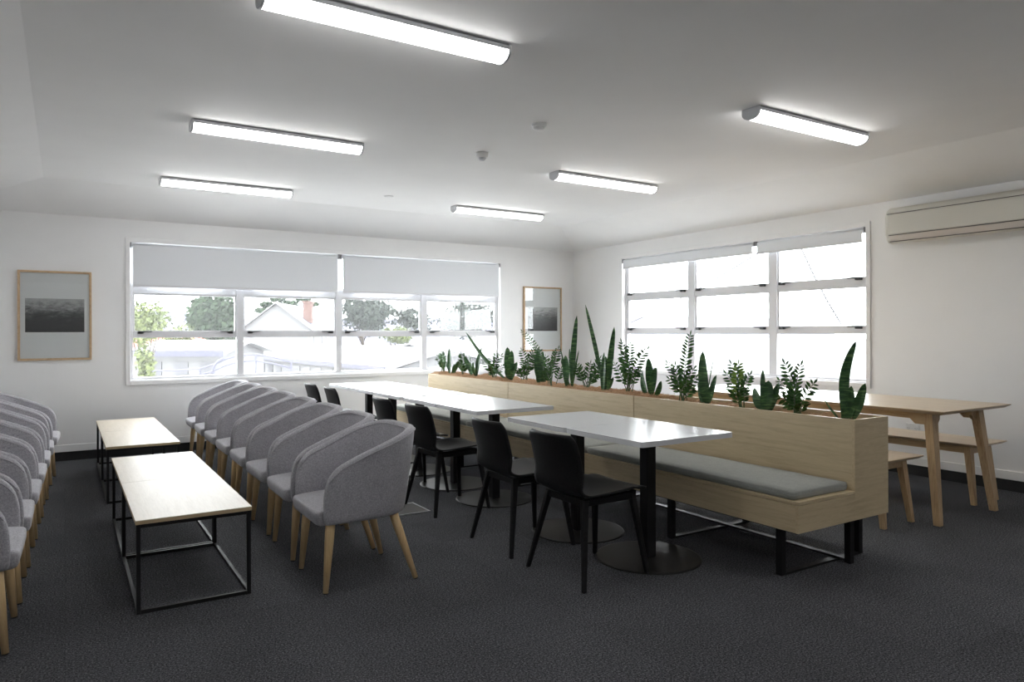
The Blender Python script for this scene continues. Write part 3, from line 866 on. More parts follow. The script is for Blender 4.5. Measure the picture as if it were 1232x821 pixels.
# ------------------------------------------------------------------ plants
def leaf_blade(bm, base, tip, width_, bendx=0.0, bendy=0.0, sag=0.0, seg=14, cup=0.3, twist=0.0, tipshape=0.35):
    """fleshy upright blade from base to tip; closed lens section"""
    base = Vector(base); tip = Vector(tip); width = width_ * 0.95
    ax = (tip - base); L = ax.length; rings = []
    for i in range(seg + 1):
        s = i / seg
        c = base + ax * s
        c.z += sag * math.sin(PI*s); c.x += bendx * math.sin(PI*s); c.y += bendy * math.sin(PI*s**1.3)
        w = width * (0.32 + 0.68*math.sin(PI*min(1, s*2.0)*0.5))
        if s > 1 - tipshape:
            q = (s - (1 - tipshape)) / tipshape; w *= math.sqrt(max(0.0, 1 - q**1.6)) if q < 1 else 0
            w = max(w, 0.0016)
        a = 2.15 + twist * (0.6 + s)
        d = Vector((math.cos(a), math.sin(a), 0))
        t_ = ax.normalized(); side = (d - t_*d.dot(t_)).normalized(); nrm = t_.cross(side).normalized()
        th = 0.0035
        rings.append([bm.verts.new(c + side*w/2 + nrm*w*cup*0.5), bm.verts.new(c + nrm*th*0.3 + nrm*w*cup*0.05), bm.verts.new(c - side*w/2 + nrm*w*cup*0.5), bm.verts.new(c - nrm*th)])
    for a, b in zip(rings, rings[1:]):
        for k in range(4): bm.faces.new((a[k], a[(k+1) % 4], b[(k+1) % 4], b[k]))
    bm.faces.new(rings[0][::-1]); bm.faces.new(rings[-1])

def zz_stem(bl_, bs, base, tip, rr, bow, n_pairs, leaf, rad=0.0045):
    base = Vector(base); tip = Vector(tip)
    mid = (base + tip)/2 + Vector((bow[0], bow[1], abs(bow[2])))
    def P(s): return base*(1-s)**2 + mid*2*s*(1-s) + tip*s*s
    tube(bs, [P(i/8) for i in range(9)], [rad*(1 - 0.6*i/8) for i in range(9)], 6)
    L = (tip - base).length
    # leaflets in two ranks; the plane of the frond is roughly turned to a random side
    turn = rr.uniform(-1.3, -0.1)
    for k in range(n_pairs):
        s = 0.30 + 0.70 * (k + 0.5) / n_pairs
        c = P(s); t_ = (P(min(1, s + 0.02)) - P(s - 0.02)).normalized()
        side = Vector((math.sin(turn), math.cos(turn), 0)); side = (side - t_*side.dot(t_)).normalized()
        for sg in (-1, 1):
            l = leaf * rr.uniform(0.8, 1.12) * (1.0 if s < 0.8 else 1.0 - 0.45*(s - 0.8)/0.2); w = l*0.36
            d = (side*sg*0.80 + t_*0.60 + Vector((rr.uniform(-.18, .18), 0, rr.uniform(-.12, .12)))).normalized()
            n = d.cross(t_).normalized(); wv = d.cross(n).normalized()
            st = c + d*0.003
            prof = [(0, 0.05), (0.25, 0.85), (0.5, 1.0), (0.75, 0.72), (1.0, 0.02)]
            rows = []
            for f, q in prof:
                pc = st + d*l*f + n*(-0.10*l*f*f*sg*0)
                drop = Vector((0, 0, -0.12*l*f*f))
                rows.append((bl_.verts.new(pc + wv*w/2*q + drop + n*0.0025*q), bl_.verts.new(pc + drop), bl_.verts.new(pc - wv*w/2*q + drop + n*0.0025*q)))
            for a, b in zip(rows, rows[1:]):
                bl_.faces.new((a[0], a[1], b[1], b[0])); bl_.faces.new((a[1], a[2], b[2], b[1]))
    # terminal leaflet
    d = (P(1) - P(0.95)).normalized()
    side = d.cross(Vector((1, 0, 0))).normalized() if abs(d.x) < 0.9 else Vector((0, 1, 0))
    a = [bl_.verts.new(tip + side*0.004), bl_.verts.new(tip + d*leaf*0.4 + side*leaf*0.15), bl_.verts.new(tip + d*leaf*0.8), bl_.verts.new(tip + d*leaf*0.4 - side*leaf*0.15), bl_.verts.new(tip - side*0.004)]
    bl_.faces.new(a)

# (kind, y of the base, [(dy, z) of each blade / frond tip, extra]) measured along the planter
PL = [
 ('z', 7.72, [(0.03, 1.06), (0.13, 1.073), (-0.023, 0.956), (-0.135, 0.939)], 'zz plant with glossy leaflets at the far end of the planter'),
 ('s', 7.501, [(0.041, 1.132, .06), (0.107, 1.001, .05), (-0.15, 0.99, .055), (-0.10, 0.931, .05)], 'snake plant, second plant from the window wall'),
 ('z', 7.241, [(0.009, 1.06), (0.091, 0.932), (-0.091, 0.92)], 'thin little zz plant between the two farthest snake plants'),
 ('s', 6.975, [(-0.134, 1.152, .075), (0.135, 1.035, .06), (0.114, 1.177, .012), (-0.06, 0.985, .06)], 'snake plant with forked blades, fourth plant from the window wall'),
 ('z', 6.537, [(0.195, 0.991), (-0.001, 1.086), (-0.169, 1.073), (-0.208, 0.971), (0.141, 0.903), (0.08, 1.05)], 'bushy zz plant beneath the long leaning blade'),
 ('s', 6.208, [(0.057, 1.161, .085), (-0.04, 1.129, .08), (-0.10, 1.012, .06), (0.939, 1.318, .046)], 'snake plant with one long thin blade leaning toward the window'),
 ('z', 5.921, [(0.137, 1.131), (-0.106, 1.103), (-0.150, 1.145), (0.06, 1.016)], 'airy zz plant in front of the corner picture left edge'),
 ('s', 5.640, [(0.034, 1.171, .08), (0.062, 1.09, .06), (-0.05, 1.125, .07), (-0.08, 1.0, .05)], 'dense dark snake plant just below the corner picture'),
 ('z', 5.430, [(0.466, 1.324), (-0.048, 1.129), (-0.136, 1.161), (0.066, 1.079)], 'zz plant with a long frond arching up across corner picture'),
 ('s', 5.178, [(-0.053, 1.463, .055), (0.113, 1.1, .065), (0.024, 1.163, .05), (-0.165, 1.152, .022), (0.16, 1.19, .018)], 'snake plant with one tall broad upright blade against the white wall'),
 ('z', 4.930, [(0.082, 1.02), (-0.059, 1.039), (-0.117, 1.085), (0.146, 0.972), (-0.109, 0.956)], 'low bushy zz plant between the two tallest snake plants'),
 ('s', 4.680, [(0.235, 1.553, .038), (0.01, 1.108, .075), (-0.085, 1.357, .055), (0.03, 1.14, .06)], 'tallest snake plant, its top blade bending toward the corner'),
 ('z', 4.372, [(0.039, 1.224), (-0.08, 1.213), (-0.211, 1.176), (0.143, 1.051), (-0.05, 0.978), (0.09, 1.13)], 'spreading zz plant at the left edge of the three-bay window'),
 ('s', 4.110, [(0.032, 1.11, .07), (0.074, 1.003, .06), (-0.045, 1.043, .06), (-0.117, 0.937, .045)], 'stout pointed snake plant directly above the first panel seam'),
 ('z', 3.800, [(-0.082, 1.287), (0.151, 1.077), (-0.088, 1.038), (0.142, 0.957), (-0.118, 0.95), (0.03, 1.06)], 'tall zz plant before the left window mullion, one frond above others'),
 ('s', 3.552, [(-0.009, 1.175, .075), (-0.083, 1.188, .010), (0.094, 0.95, .05), (-0.08, 1.008, .05), (0.03, 0.98, .06)], 'snake plant with one broad oval blade, middle of three-bay window'),
 ('z', 3.265, [(0.085, 1.089), (0.131, 1.021), (-0.077, 1.021), (0.126, 0.933), (0.006, 1.092)], 'zz plant with one fresh yellow-green frond'),
 ('s', 3.040, [(-0.026, 0.996, .085), (0.034, 1.064, .04), (0.079, 0.943, .07), (-0.076, 0.983, .05), (0.0, 0.94, .08)], 'short squat snake plant before the right window mullion'),
 ('z', 2.818, [(0.096, 1.105), (-0.036, 1.103), (0.133, 0.999), (-0.094, 0.993), (0.109, 0.896), (0.03, 0.98)], 'zz plant with curling fronds, next to last by the planter end'),
 ('s', 2.493, [(-0.069, 1.255, .06), (-0.113, 1.013, .06), (-0.032, 0.994, .06), (0.135, 0.908, .016)], 'tall curved snake plant standing alone at the near planter end'),
]
rp = random.Random(11)
for kind, y, tips, label in PL:
    bx_ = 3.875 + rp.uniform(-0.02, 0.02)
    zb = coir_h(bx_, y) - 0.012
    if kind == 's':
        bm = B()
        for q, tp in enumerate(tips):
            dy, z, w = tp
            off = (rp.uniform(-0.03, 0.03), max(-0.03, min(0.03, dy*0.3)) + rp.uniform(-.006, .006))
            tx = rp.uniform(-0.04, 0.04); tx = 0 if abs(dy) > 0.5 else tx
            h = z - zb
            if abs(dy) > 0.4:
                leaf_blade(bm, (off[0], off[1], 0), (tx, dy, h), w, sag=-0.05, seg=20, cup=0.4, tipshape=0.6)
            elif label.startswith('tall curved') and q == 0:
                leaf_blade(bm, (0, 0.01, 0), (0, dy, h), w*0.98, bendy=0.035, seg=22, cup=0.3, tipshape=0.5)
            else:
                leaf_blade(bm, (off[0], off[1], 0), (tx, dy, h), w, bendx=rp.uniform(-.012, .012), seg=14, cup=rp.uniform(.2, .4), twist=rp.uniform(-.5, .5), tipshape=0.5 if w > 0.03 else 0.8)
        for q in range(1):
            leaf_blade(bm, (rp.uniform(-.03, .03), rp.uniform(-.03, .03), 0), (rp.uniform(-.06, .06), rp.uniform(-.07, .07), rp.uniform(0.08, 0.14)), 0.035, seg=8, tipshape=0.5)
        if y == 5.178:      # arching blade
            for a, b, c in (((0, .02, 0), (0.01, .155, .25), .03),):
                leaf_blade(bm, a, b, c, seg=10, tipshape=0.05)
        o = obj('snake_plant', bm, M['snake'], smooth=False); o.location = (bx_, y, zb)
        tag(o, label, 'plant', 'snake plants in the planter')
    else:
        t = thing('zz_plant', label, 'plant', (bx_, y, zb), rp.uniform(-.1, .1), 'zz plants in the planter')
        bl_, bs = B(), B(); fresh = None
        for q, tp in enumerate(tips):
            dy, z = tp; h = z - zb
            b0 = (rp.uniform(-.02, .02), rp.uniform(-.02, .02), 0)
            tgt = bl_
            if 'yellow-green' in label and q == 4: fresh = B(); tgt = fresh
            long_ = abs(dy) > 0.3
            n = max(5, int(h / 0.034))
            zz_stem(tgt, bs, b0, (rp.uniform(-.05, .05), dy, h), rp, (rp.uniform(-.03, .03), -dy*0.30, 0.03 if not long_ else 0.06), n, rp.uniform(0.050, 0.064))
        for q in range(3):
            zz_stem(bl_, bs, (rp.uniform(-.03, .03), rp.uniform(-.03, .03), 0), (rp.uniform(-.10, .10), rp.uniform(-.10, .10), rp.uniform(.09, .19)), rp, (0, 0, 0.02), 5, 0.052)
        obj('leaves', bl_, M['zz'], t); obj('stems', bs, M['stem'], t, True)
        if fresh is not None:
            f = obj('young_leaves', fresh, M['zz_fresh'], t); f['label'] = 'fresh yellow-green leaves'

# ------------------------------------------------------------------ oak dining table and benches
def splay_leg(bm, ax, ay, az, fx, fy, wt, wf, dt):
    hexa(bm, [(fx-wf/2, fy-wf/2, 0), (fx+wf/2, fy-wf/2, 0), (fx+wf/2, fy+wf/2, 0), (fx-wf/2, fy+wf/2, 0)],
         [(ax-wt/2, ay-dt/2, az), (ax+wt/2, ay-dt/2, az), (ax+wt/2, ay+dt/2, az), (ax-wt/2, ay+dt/2, az)])

def oak_top(bm, hw, hl, z0, z1, ch):
    lo = [(-hw+ch, -hl+ch), (hw-ch, -hl+ch), (hw-ch, hl-ch), (-hw+ch, hl-ch)]
    hi = [(-hw, -hl), (hw, -hl), (hw, hl), (-hw, hl)]
    rings = []
    for (pp, z) in ((lo, z0), (hi, z1 - 0.006), (hi, z1)): rings.append([bm.verts.new((x, y, z)) for x, y in pp])
    bm.faces.new(rings[0][::-1]); bm.faces.new(rings[-1])
    for a, b in zip(rings, rings[1:]):
        for k in range(4): bm.faces.new((a[k], a[(k+1) % 4], b[(k+1) % 4], b[k]))

t = thing('oak_dining_table', 'long pale oak dining table with splayed legs behind the planter', 'table', (5.355, 3.70, 0))
HW, HL, ZT = 0.470, 1.255, 0.782
bm = B(); oak_top(bm, HW, HL, ZT - 0.026, ZT, 0.03); obj('tabletop', bm, M['oak_top'], t, bevel=0.0015)
bm = B()
for s in (-1, 1):
    x0, x1 = sorted((s*0.325, s*0.345)); box(bm, x0, x1, -HL + 0.20, HL - 0.20, ZT - 0.075, ZT - 0.026)
    y0, y1 = sorted((s*(HL - 0.175), s*(HL - 0.195))); box(bm, -0.28, 0.28, y0, y1, ZT - 0.060, ZT - 0.026)
obj('apron', bm, M['oak_table'], t, bevel=0.002)
for sx in (-1, 1):
    for sy in (-1, 1):
        bm = B(); splay_leg(bm, sx*0.315, sy*(HL - 0.165), ZT - 0.028, sx*0.385 + 0.012, sy*(HL - 0.085), 0.078, 0.046, 0.060)
        lg = obj('leg', bm, M['oak_table_leg'], t, bevel=0.004)
        # stepped corner bracket hugging the leg
        bm = B()
        ya, yb = sorted((sy*(HL - 0.135), sy*(HL - 0.43)))
        xa, xb = sorted((sx*0.318, sx*0.346))
        ym, yn = (ya, yb)
        pts = [(0, ZT-0.026), (0, ZT-0.112), (0.12, ZT-0.112), (0.155, ZT-0.078), (0.295, ZT-0.076), (0.295, ZT-0.026)]
        ys = [sy*(HL - 0.135) - sy*d for d, z in pts]
        A = [bm.verts.new((xa, yv, z)) for yv, (d, z) in zip(ys, pts)]; Bv = [bm.verts.new((xb, yv, z)) for yv, (d, z) in zip(ys, pts)]
        bm.faces.new(A); bm.faces.new(Bv[::-1])
        for i in range(6): bm.faces.new((A[i], A[(i+1) % 6], Bv[(i+1) % 6], Bv[i]))
        pts = [(0, ZT-0.026), (0, ZT-0.112), (0.10, ZT-0.112), (0.125, ZT-0.080), (0.125, ZT-0.026)]
        xs = [sx*0.345 - sx*d for d, z in pts]; y0, y1 = sorted((sy*(HL - 0.150), sy*(HL - 0.172)))
        A = [bm.verts.new((xv, y0, z)) for xv, (d, z) in zip(xs, pts)]; Bv = [bm.verts.new((xv, y1, z)) for xv, (d, z) in zip(xs, pts)]
        bm.faces.new(A); bm.faces.new(Bv[::-1])
        for i in range(5): bm.faces.new((A[i], A[(i+1) % 5], Bv[(i+1) % 5], Bv[i]))
        obj('corner_bracket', bm, M['oak_table'], t, bevel=0.002)

def oak_bench(x, label):
    t = thing('oak_bench', label, 'bench', (x, 3.66, 0), 0, 'oak benches beside the dining table')
    hw, hl, zt = 0.230, 1.03, 0.462
    bm = B(); oak_top(bm, hw, hl, zt - 0.022, zt, 0.022); obj('seat', bm, M['oak_top'], t, bevel=0.0015)
    bm = B()
    for s in (-1, 1):
        x0, x1 = sorted((s*0.125, s*0.143)); box(bm, x0, x1, -hl + 0.13, hl - 0.13, zt - 0.082, zt - 0.022)
        y0, y1 = sorted((s*(hl - 0.085), s*(hl - 0.103))); box(bm, -0.15, 0.15, y0, y1, zt - 0.082, zt - 0.022)
    obj('apron', bm, M['oak_table'], t, bevel=0.002)
    for sx in (-1, 1):
        for sy in (-1, 1):
            bm = B(); splay_leg(bm, sx*0.135, sy*(hl - 0.11), zt - 0.024, sx*0.168, sy*(hl - 0.055), 0.062, 0.034, 0.048)
            obj('leg', bm, M['oak_table_leg'], t, bevel=0.003)
    return t
oak_bench(4.765, 'oak bench between the planter and dining table')
oak_bench(5.965, 'oak bench on the wall side of the dining table')

# ------------------------------------------------------------------ outside, seen through the windows
M['concrete'] = m_paint('pale_concrete', (0.55, 0.55, 0.54), 0.9)
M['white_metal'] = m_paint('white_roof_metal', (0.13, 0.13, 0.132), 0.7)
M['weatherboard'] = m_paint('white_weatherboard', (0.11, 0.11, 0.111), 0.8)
M['grey_roof'] = m_paint('grey_blue_roof', (0.07, 0.085, 0.11), 0.8)
M['brick'] = m_paint('brick_chimney', (0.085, 0.050, 0.042), 0.9)
M['terracotta'] = m_paint('terracotta_roof', (0.14, 0.05, 0.035), 0.9)
M['dark_win'] = mat('shaded_window', (0.03, 0.03, 0.035), 0.3)[0]
M['trunk'] = m_paint('bark', (0.04, 0.03, 0.025), 0.95)
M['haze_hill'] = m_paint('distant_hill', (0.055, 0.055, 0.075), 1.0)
M['grey_rail'] = m_paint('grey_rail', (0.045, 0.045, 0.065), 0.6)
def m_leaf(name, c1, c2):
    m, nt, b = mat(name, c1, 0.8, spec=0.1)
    f = noise_node(nt, tex_coord(nt), 1.2, 4)
    nt.links.new(ramp(nt, f, [(0.35, c2), (0.65, c1)]), b.inputs['Base Color'])
    return m
M['leaf_mid'] = m_leaf('mid_green_leaves', (0.030, 0.045, 0.024), (0.013, 0.024, 0.013))
M['leaf_lime'] = m_leaf('lime_leaves', (0.085, 0.10, 0.035), (0.045, 0.06, 0.022))
M['leaf_grey'] = m_leaf('grey_green_leaves', (0.038, 0.046, 0.036), (0.020, 0.026, 0.022))
GZ = -3.3
bm = B(); box(bm, -120, 260, YF + 1.5, 420, GZ - 0.3, GZ); box(bm, XR + 1.2, 260, -60, YF + 1.5, GZ - 0.3, GZ)
o = obj('ground', bm, M['concrete']); o['kind'] = 'structure'

def hill():
    bm = B(); n = 90; top = []; bot = []; top2 = []
    for i in range(n + 1):
        x = -60 + 330*i/n
        h = 7.5 + 2.6*noise.noise(Vector((x*0.018, 1.3, 0))) + 1.2*noise.noise(Vector((x*0.06, 4, 0))) + (2.5 if x < 60 else 0)*max(0, 1 - abs(x - 30)/40)
        y = 345 - 0.55*max(0, x)
        bot.append(bm.verts.new((x, y - 30, GZ))); top.append(bm.verts.new((x, y, h))); top2.append(bm.verts.new((x, y + 40, GZ)))
    for i in range(n):
        bm.faces.new((bot[i], bot[i+1], top[i+1], top[i])); bm.faces.new((top[i], top[i+1], top2[i+1], top2[i]))
    tag(obj('hill_ridge', bm, M['haze_hill'], smooth=True), 'low hazy hill ridge on the skyline beyond the rooftops', 'hill')
hill()

def tree(name, x, y, zc, rx, rz_, m, label, dens=1400, leaf=0.35, sparse=0.0, seed=0, zmin=None, blobs=None):
    r = random.Random(seed)
    t = thing(name, label, 'tree', (x, y, GZ), 0, 'trees outside the window')
    bm = B()
    tube(bm, [(0, 0, 0), (0.1, 0, (zc - GZ)*0.5), (0, 0.1, zc - GZ)], [rx*0.06 + .03, rx*0.04 + .02, rx*0.02 + .01], 8)
    for k in range(5):
        a = r.uniform(0, 2*PI); tube(bm, [(0, 0, (zc - GZ)*0.55), (math.cos(a)*rx*0.5, math.sin(a)*rx*0.5, zc - GZ + r.uniform(-.2, .5)*rz_)], [rx*0.02 + .01, 0.008], 6)
    obj('trunk', bm, M['trunk'], t, True)
    bm = B(); c0 = zc - GZ
    lumps = blobs or [(r.uniform(-.55, .55), r.uniform(-.55, .55), r.uniform(-.5, .55), r.uniform(.38, .6)) for _ in range(14)] + [(0, 0, 0, 0.8)]
    for k in range(dens):
        lx, ly, lz, lr = r.choice(lumps)
        v = Vector((r.gauss(0, 1), r.gauss(0, 1), r.gauss(0, 1))).normalized() * (lr * r.uniform(0.8 - sparse, 1.03))
        p = Vector(((lx + v.x)*rx, (ly + v.y)*rx, c0 + (lz + v.z)*rz_))
        if zmin is not None and p.z < zmin: continue
        nrm = (v + Vector((r.uniform(-.6, .6), r.uniform(-.6, .6), r.uniform(-.3, .8)))).normalized()
        a = nrm.orthogonal().normalized(); b = nrm.cross(a)
        s = leaf * r.uniform(0.6, 1.3)
        q = [p + a*s*0.5, p + b*s*0.35, p - a*s*0.5, p - b*s*0.35]
        bm.faces.new([bm.verts.new(w) for w in q])
    obj('crown', bm, m, t)
tree('round_tree', 8.43, 51.4, 2.35, 1.75, 1.75, M['leaf_mid'], 'dense round green tree seen through the leftmost window bay', 5200, 0.34, 0.25, 1)
tree('garden_tree', 2.45, 29.2, 1.65, 1.35, 1.0, M['leaf_lime'], 'loose yellow-green garden tree at far left of the window view', 1500, 0.16, 0.5, 2)
tree('garden_tree', 5.3, 41.5, 1.0, 1.15, 0.9, M['leaf_lime'], 'low yellow-green bush-like tree left of the round green tree', 1100, 0.16, 0.4, 12)
tree('broad_tree', 26.5, 71.7, 2.92, 3.6, 2.6, M['leaf_grey'], 'broad grey-green tree right of the gabled house', 5200, 0.38, 0.35, 3)
tree('open_tree', 32.4, 73.5, 2.9, 2.9, 1.7, M['leaf_grey'], 'open-crowned greyish tree in the middle of third window bay', 1500, 0.36, 0.6, 4)
tree('broad_tree', 33.8, 61.4, 2.93, 3.1, 2.4, M['leaf_grey'], 'broad pale grey-green tree filling the rightmost window bay', 5200, 0.26, 0.35, 5)
tree('garden_tree', 28.0, 66.5, 1.1, 1.8, 1.0, M['leaf_lime'], 'low lime-green tree below the broad tree right of the house', 1200, 0.28, 0.4, 6)
tree('pine_tree', 22.9, 86.3, 4.9, 3.0, 1.0, M['leaf_mid'], 'dark layered pine rising behind the gabled house', 1100, 0.5, 0.3, 7,
     blobs=[(0, 0, 0.9, .25), (-.5, 0, .45, .3), (.5, 0, .5, .3), (-.9, 0, -.2, .3), (.9, .1, 0, .3), (0, 0, 0, .4), (-1.1, 0, -.9, .3), (-.7, 0, -1.4, .4)])
tree('garden_tree', 13.0, 74.0, 1.2, 1.2, 0.9, M['leaf_lime'], 'small lime tree at the left foot of the gabled house', 900, 0.3, 0.4, 8)
tree('garden_shrub', 1.35, 15.7, 0.65, 0.22, 0.75, M['leaf_lime'], 'yellow-green shrub at lower left corner of the window view', 700, 0.09, 0.5, 9)

def gable(name, cx, cy, rz, hw, hd, zw, zr, label, chimney=False, dormer=False, roof='white_metal', wins=3, cat='house', group=None):
    t = thing(name, label, cat, (cx, cy, GZ), rz, group)
    h0, h1 = zw - GZ, zr - GZ
    bm = B(); box(bm, -hw, hw, -hd, hd, 0, h0)
    for y in (-hd, hd):        # gable triangles left/right ends
        pass
    for x in (-hw, hw):
        a = [bm.verts.new((x, -hd, h0)), bm.verts.new((x, hd, h0)), bm.verts.new((x, 0, h1 - 0.05))]; bm.faces.new(a)
    obj('walls', bm, M['weatherboard'], t)
    bm = B(); e = 0.35; tk = 0.10; sl = (h1 - h0)/hd
    for s in (-1, 1):
        p = [(-hw - e, s*(hd + e), h0 - e*sl), (hw + e, s*(hd + e), h0 - e*sl), (hw + e, 0, h1), (-hw - e, 0, h1)]
        hexa(bm, p, [(a, b, c + tk) for a, b, c in p])
    obj('roof', bm, M[roof], t)
    for k in range(wins):
        x = -hw + 2*hw*(k + .5)/wins
        w = min(0.5, hw/wins*0.4); bm = B(); box(bm, x - w, x + w, -hd - 0.04, -hd + 0.02, h0*0.45, h0*0.85); obj('window', bm, M['dark_win'], t)
    if chimney:
        bm = B(); box(bm, hw*0.25, hw*0.25 + 0.7, -0.9, -0.3, h0, h1 + 0.7); box(bm, hw*0.25 - 0.1, hw*0.25 + 0.8, -1.0, -0.2, h1 + 0.7, h1 + 0.85); obj('chimney', bm, M['brick'], t)
    return t
# gabled house whose pale gable faces the room, with grey side roof and chimney
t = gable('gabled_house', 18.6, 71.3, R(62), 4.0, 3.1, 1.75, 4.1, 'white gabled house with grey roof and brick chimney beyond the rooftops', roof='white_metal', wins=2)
bm = B(); box(bm, -0.45, 0.45, -0.4, 0.4, 0, 1.9); box(bm, -0.55, 0.55, -0.5, 0.5, 1.9, 2.1)
ch = obj('chimney', bm, M['brick'], t); ch.location = (-1.6, -2.4, 2.3 - GZ)
bm = B(); sl = (4.1 - 1.75)/3.1
p = [(-3.2, -2.7, 1.75 + sl*0.4 - GZ + .12), (1.6, -2.7, 1.75 + sl*0.4 - GZ + .12), (1.6, -0.9, 1.75 + sl*2.2 - GZ + .12), (-3.2, -0.9, 1.75 + sl*2.2 - GZ + .12)]
hexa(bm, p, [(a, b, c + .05) for a, b, c in p]); obj('skylight_roof', bm, M['grey_roof'], t)

def long_block(name, A, Bp, depth, ze, zr, label, wins, group='low white buildings outside'):
    A = Vector((*A, 0)); Bp = Vector((*Bp, 0)); L = (Bp - A).length
    ang = math.atan2(Bp.y - A.y, Bp.x - A.x)
    t = thing(name, label, 'building', (A.x, A.y, GZ), ang, group)
    h0, h1 = ze - GZ, zr - GZ
    bm = B(); box(bm, 0, L, 0.3, depth, 0, h0)
    for x0, x1 in ((0, 0.2), (L - 0.2, L)):
        A3 = [bm.verts.new(p) for p in ((x0, 0.3, h0), (x0, depth, h0), (x0, depth/2, h1))]; B3 = [bm.verts.new((x1, v.co.y, v.co.z)) for v in A3]
        bm.faces.new(A3); bm.faces.new(B3[::-1])
        for q in range(3): bm.faces.new((A3[q], A3[(q+1) % 3], B3[(q+1) % 3], B3[q]))
    obj('walls', bm, M['weatherboard'], t)
    bm = B()
    hexa(bm, [(-.4, -0.3, h0), (L + .4, -0.3, h0), (L + .4, depth/2, h1), (-.4, depth/2, h1)], [(-.4, -0.3, h0 + .18), (L + .4, -0.3, h0 + .18), (L + .4, depth/2, h1 + .12), (-.4, depth/2, h1 + .12)])
    hexa(bm, [(-.4, depth/2, h1), (L + .4, depth/2, h1), (L + .4, depth + .3, h0), (-.4, depth + .3, h0)], [(-.4, depth/2, h1 + .12), (L + .4, depth/2, h1 + .12), (L + .4, depth + .3, h0 + .12), (-.4, depth + .3, h0 + .12)])
    obj('roof', bm, M['white_metal'], t)
    bm = B(); box(bm, -.4, L + .4, -0.42, -0.3, h0 - 0.05, h0 + 0.2); obj('gutter', bm, M['grey_rail'], t)
    for k in range(wins):
        x = L*(k + .5)/wins; w = L/wins*0.26
        bm = B(); box(bm, x - w, x + w, 0.26, 0.32, h0 - 1.25, h0 - 0.3); obj('window', bm, M['dark_win'], t)
# facade runs away to the left, eave nearer on the right
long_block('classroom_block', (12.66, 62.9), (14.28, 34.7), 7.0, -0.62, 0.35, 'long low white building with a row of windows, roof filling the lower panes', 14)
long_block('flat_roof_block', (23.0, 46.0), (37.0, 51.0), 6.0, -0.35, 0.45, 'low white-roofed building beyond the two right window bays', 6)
long_block('timber_shed', (2.6, 33.5), (5.4, 31.6), 5.0, 0.42, 0.9, 'small white timber shed at the left of the window view', 3)
gable('cottage', 3.6, 55.0, 0.2, 3.0, 2.2, 0.35, 1.0, 'low cottage with terracotta roof behind the timber shed', roof='terracotta', wins=2)
gable('cottage', 10.0, 68.0, 0.0, 3.2, 2.2, 0.2, 0.85, 'small red-roofed cottage under the round green tree', roof='terracotta', wins=3)

# grey curved rail of a covered ramp outside
t = thing('curved_handrail', 'grey curved double rail rising outside the left window bays', 'railing', (0, 0, 0))
for dz, nm in ((0, 'upper_rail'), (-0.16, 'lower_rail')):
    pts = [(1.6, 20.2, 0.36), (2.4, 19.9, 0.37), (2.9, 19.5, 0.42), (3.2, 19.3, 0.52), (3.46, 19.1, 0.66), (3.75, 18.9, 0.76), (4.1, 18.7, 0.78), (4.5, 18.5, 0.70), (4.9, 18.4, 0.58)]
    bm = B(); tube(bm, [(x, y, z + dz) for x, y, z in pts], 0.022, 8); obj(nm, bm, M['grey_rail'], t, True)
for x, y, z in ((1.6, 20.2, .36), (2.9, 19.5, .42), (4.1, 18.7, .78), (4.9, 18.4, .58)):
    bm = B(); tube(bm, [(x, y, GZ), (x, y, z)], 0.025, 8); obj('post', bm, M['grey_rail'], t)
pts = [(3.45 + 0.30*math.cos(R(a)), 19.05, 0.38 + 0.30*math.sin(R(a))) for a in range(100, 280, 12)]
bm = B(); tube(bm, pts, 0.03, 8); obj('rail_loop', bm, M['grey_rail'], t, True)

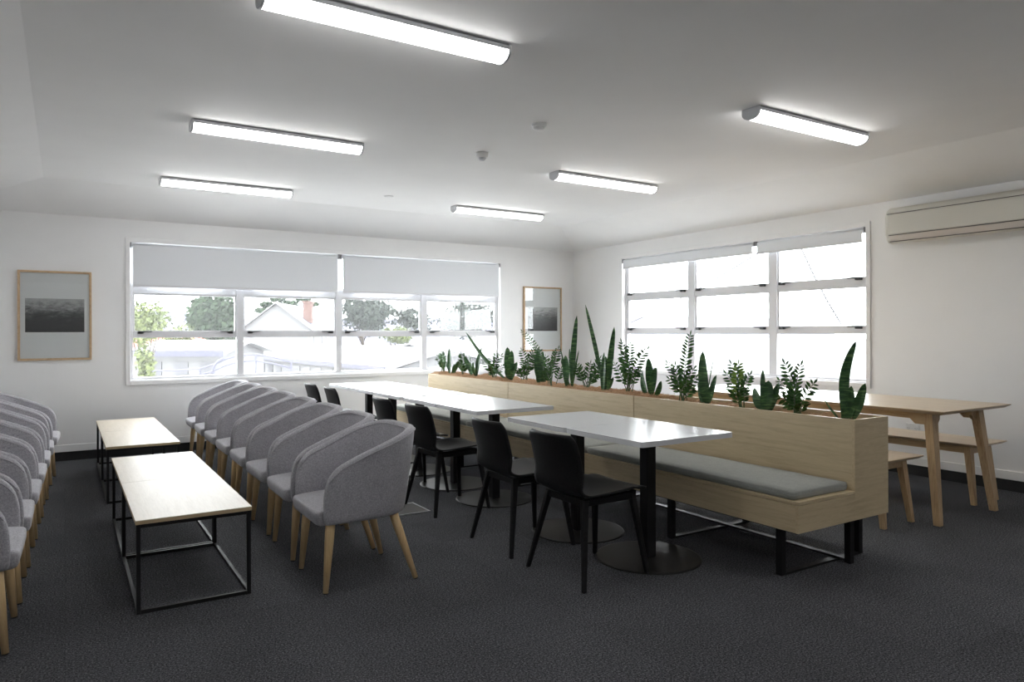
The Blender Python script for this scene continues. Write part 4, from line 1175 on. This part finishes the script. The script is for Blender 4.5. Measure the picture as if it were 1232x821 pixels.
# neighbour's white wall and roof, close outside the right-hand window, with stay wires
t = thing('neighbouring_roof', 'bright white sheet roof next door filling the three-bay window view', 'roof', (XR, 0, 0))
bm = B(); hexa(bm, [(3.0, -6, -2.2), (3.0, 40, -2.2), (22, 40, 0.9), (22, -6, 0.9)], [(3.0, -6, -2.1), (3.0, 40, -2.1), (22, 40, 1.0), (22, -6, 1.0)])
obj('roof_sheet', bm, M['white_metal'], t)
bm = B(); box(bm, 3.3, 3.5, -6, 40, GZ, -2.1); obj('side_wall', bm, M['weatherboard'], t)
M['wire'] = mat('weathered_wire', (0.03, 0.03, 0.032), 0.6)[0]
for k, (p, q, lb) in enumerate([((11.0, 12.36, 1.54), (11.0, 8.5, 2.93), 'thin rising overhead wire seen in the left and middle bays of three-bay window'),
                                ((11.0, 8.0, 3.0), (11.0, 7.14, 1.44), 'thin knotted wire slanting down across the right bay of three-bay window')]):
    bm = B(); P0, P1 = Vector(p), Vector(q)
    tube(bm, [P0.lerp(P1, i/12) - Vector((0, 0, 0.08*math.sin(PI*i/12))) for i in range(13)], 0.016, 6)
    if k == 1:
        for i in range(1, 24): c = P0.lerp(P1, i/24) - Vector((0, 0, 0.08*math.sin(PI*i/24))); bmesh.ops.create_icosphere(bm, subdivisions=1, radius=0.03, matrix=Matrix.Translation(c))
    tag(obj('overhead_wire', bm, M['wire']), lb, 'wire', 'wires outside')

# ------------------------------------------------------------------ light
w = bpy.data.worlds.new('overcast'); S.world = w; w.use_nodes = True
bg = w.node_tree.nodes['Background']
bg.inputs['Color'].default_value = (0.96, 0.98, 1.0, 1); bg.inputs['Strength'].default_value = 14.0

S.view_settings.view_transform = 'Standard'; S.view_settings.look = 'None'
S.view_settings.exposure = 0.14; S.view_settings.gamma = 1.0; S.view_settings.use_curve_mapping = False
try:
    S.cycles.max_bounces = 12; S.cycles.diffuse_bounces = 6; S.cycles.transparent_max_bounces = 16
    S.cycles.caustics_reflective = False; S.cycles.caustics_refractive = False
    S.cycles.sample_clamp_indirect = 8.0
except Exception: pass

# ------------------------------------------------------------------ camera
cd = bpy.data.cameras.new('camera'); cam = bpy.data.objects.new('camera', cd); COL.objects.link(cam)
f, yaw, roll, sy = 855.96, 0.561568, -0.0026544, 400.55
F = Vector((math.sin(yaw), math.cos(yaw), 0.0)); Rt = Vector((math.cos(yaw), -math.sin(yaw), 0)); U = Rt.cross(F)
R2 = (math.cos(roll)*Rt + math.sin(roll)*U).normalized(); U2 = R2.cross(F)
mw = Matrix.Identity(4)
for i in range(3): mw[i][0], mw[i][1], mw[i][2] = R2[i], U2[i], -F[i]
mw.translation = (0, 0, 1.31)
cam.matrix_world = mw
cd.sensor_width = 36; cd.lens = f/1232*36; cd.shift_y = -(410.5 - sy)/1232; cd.clip_start = 0.05; cd.clip_end = 1000
S.camera = cam
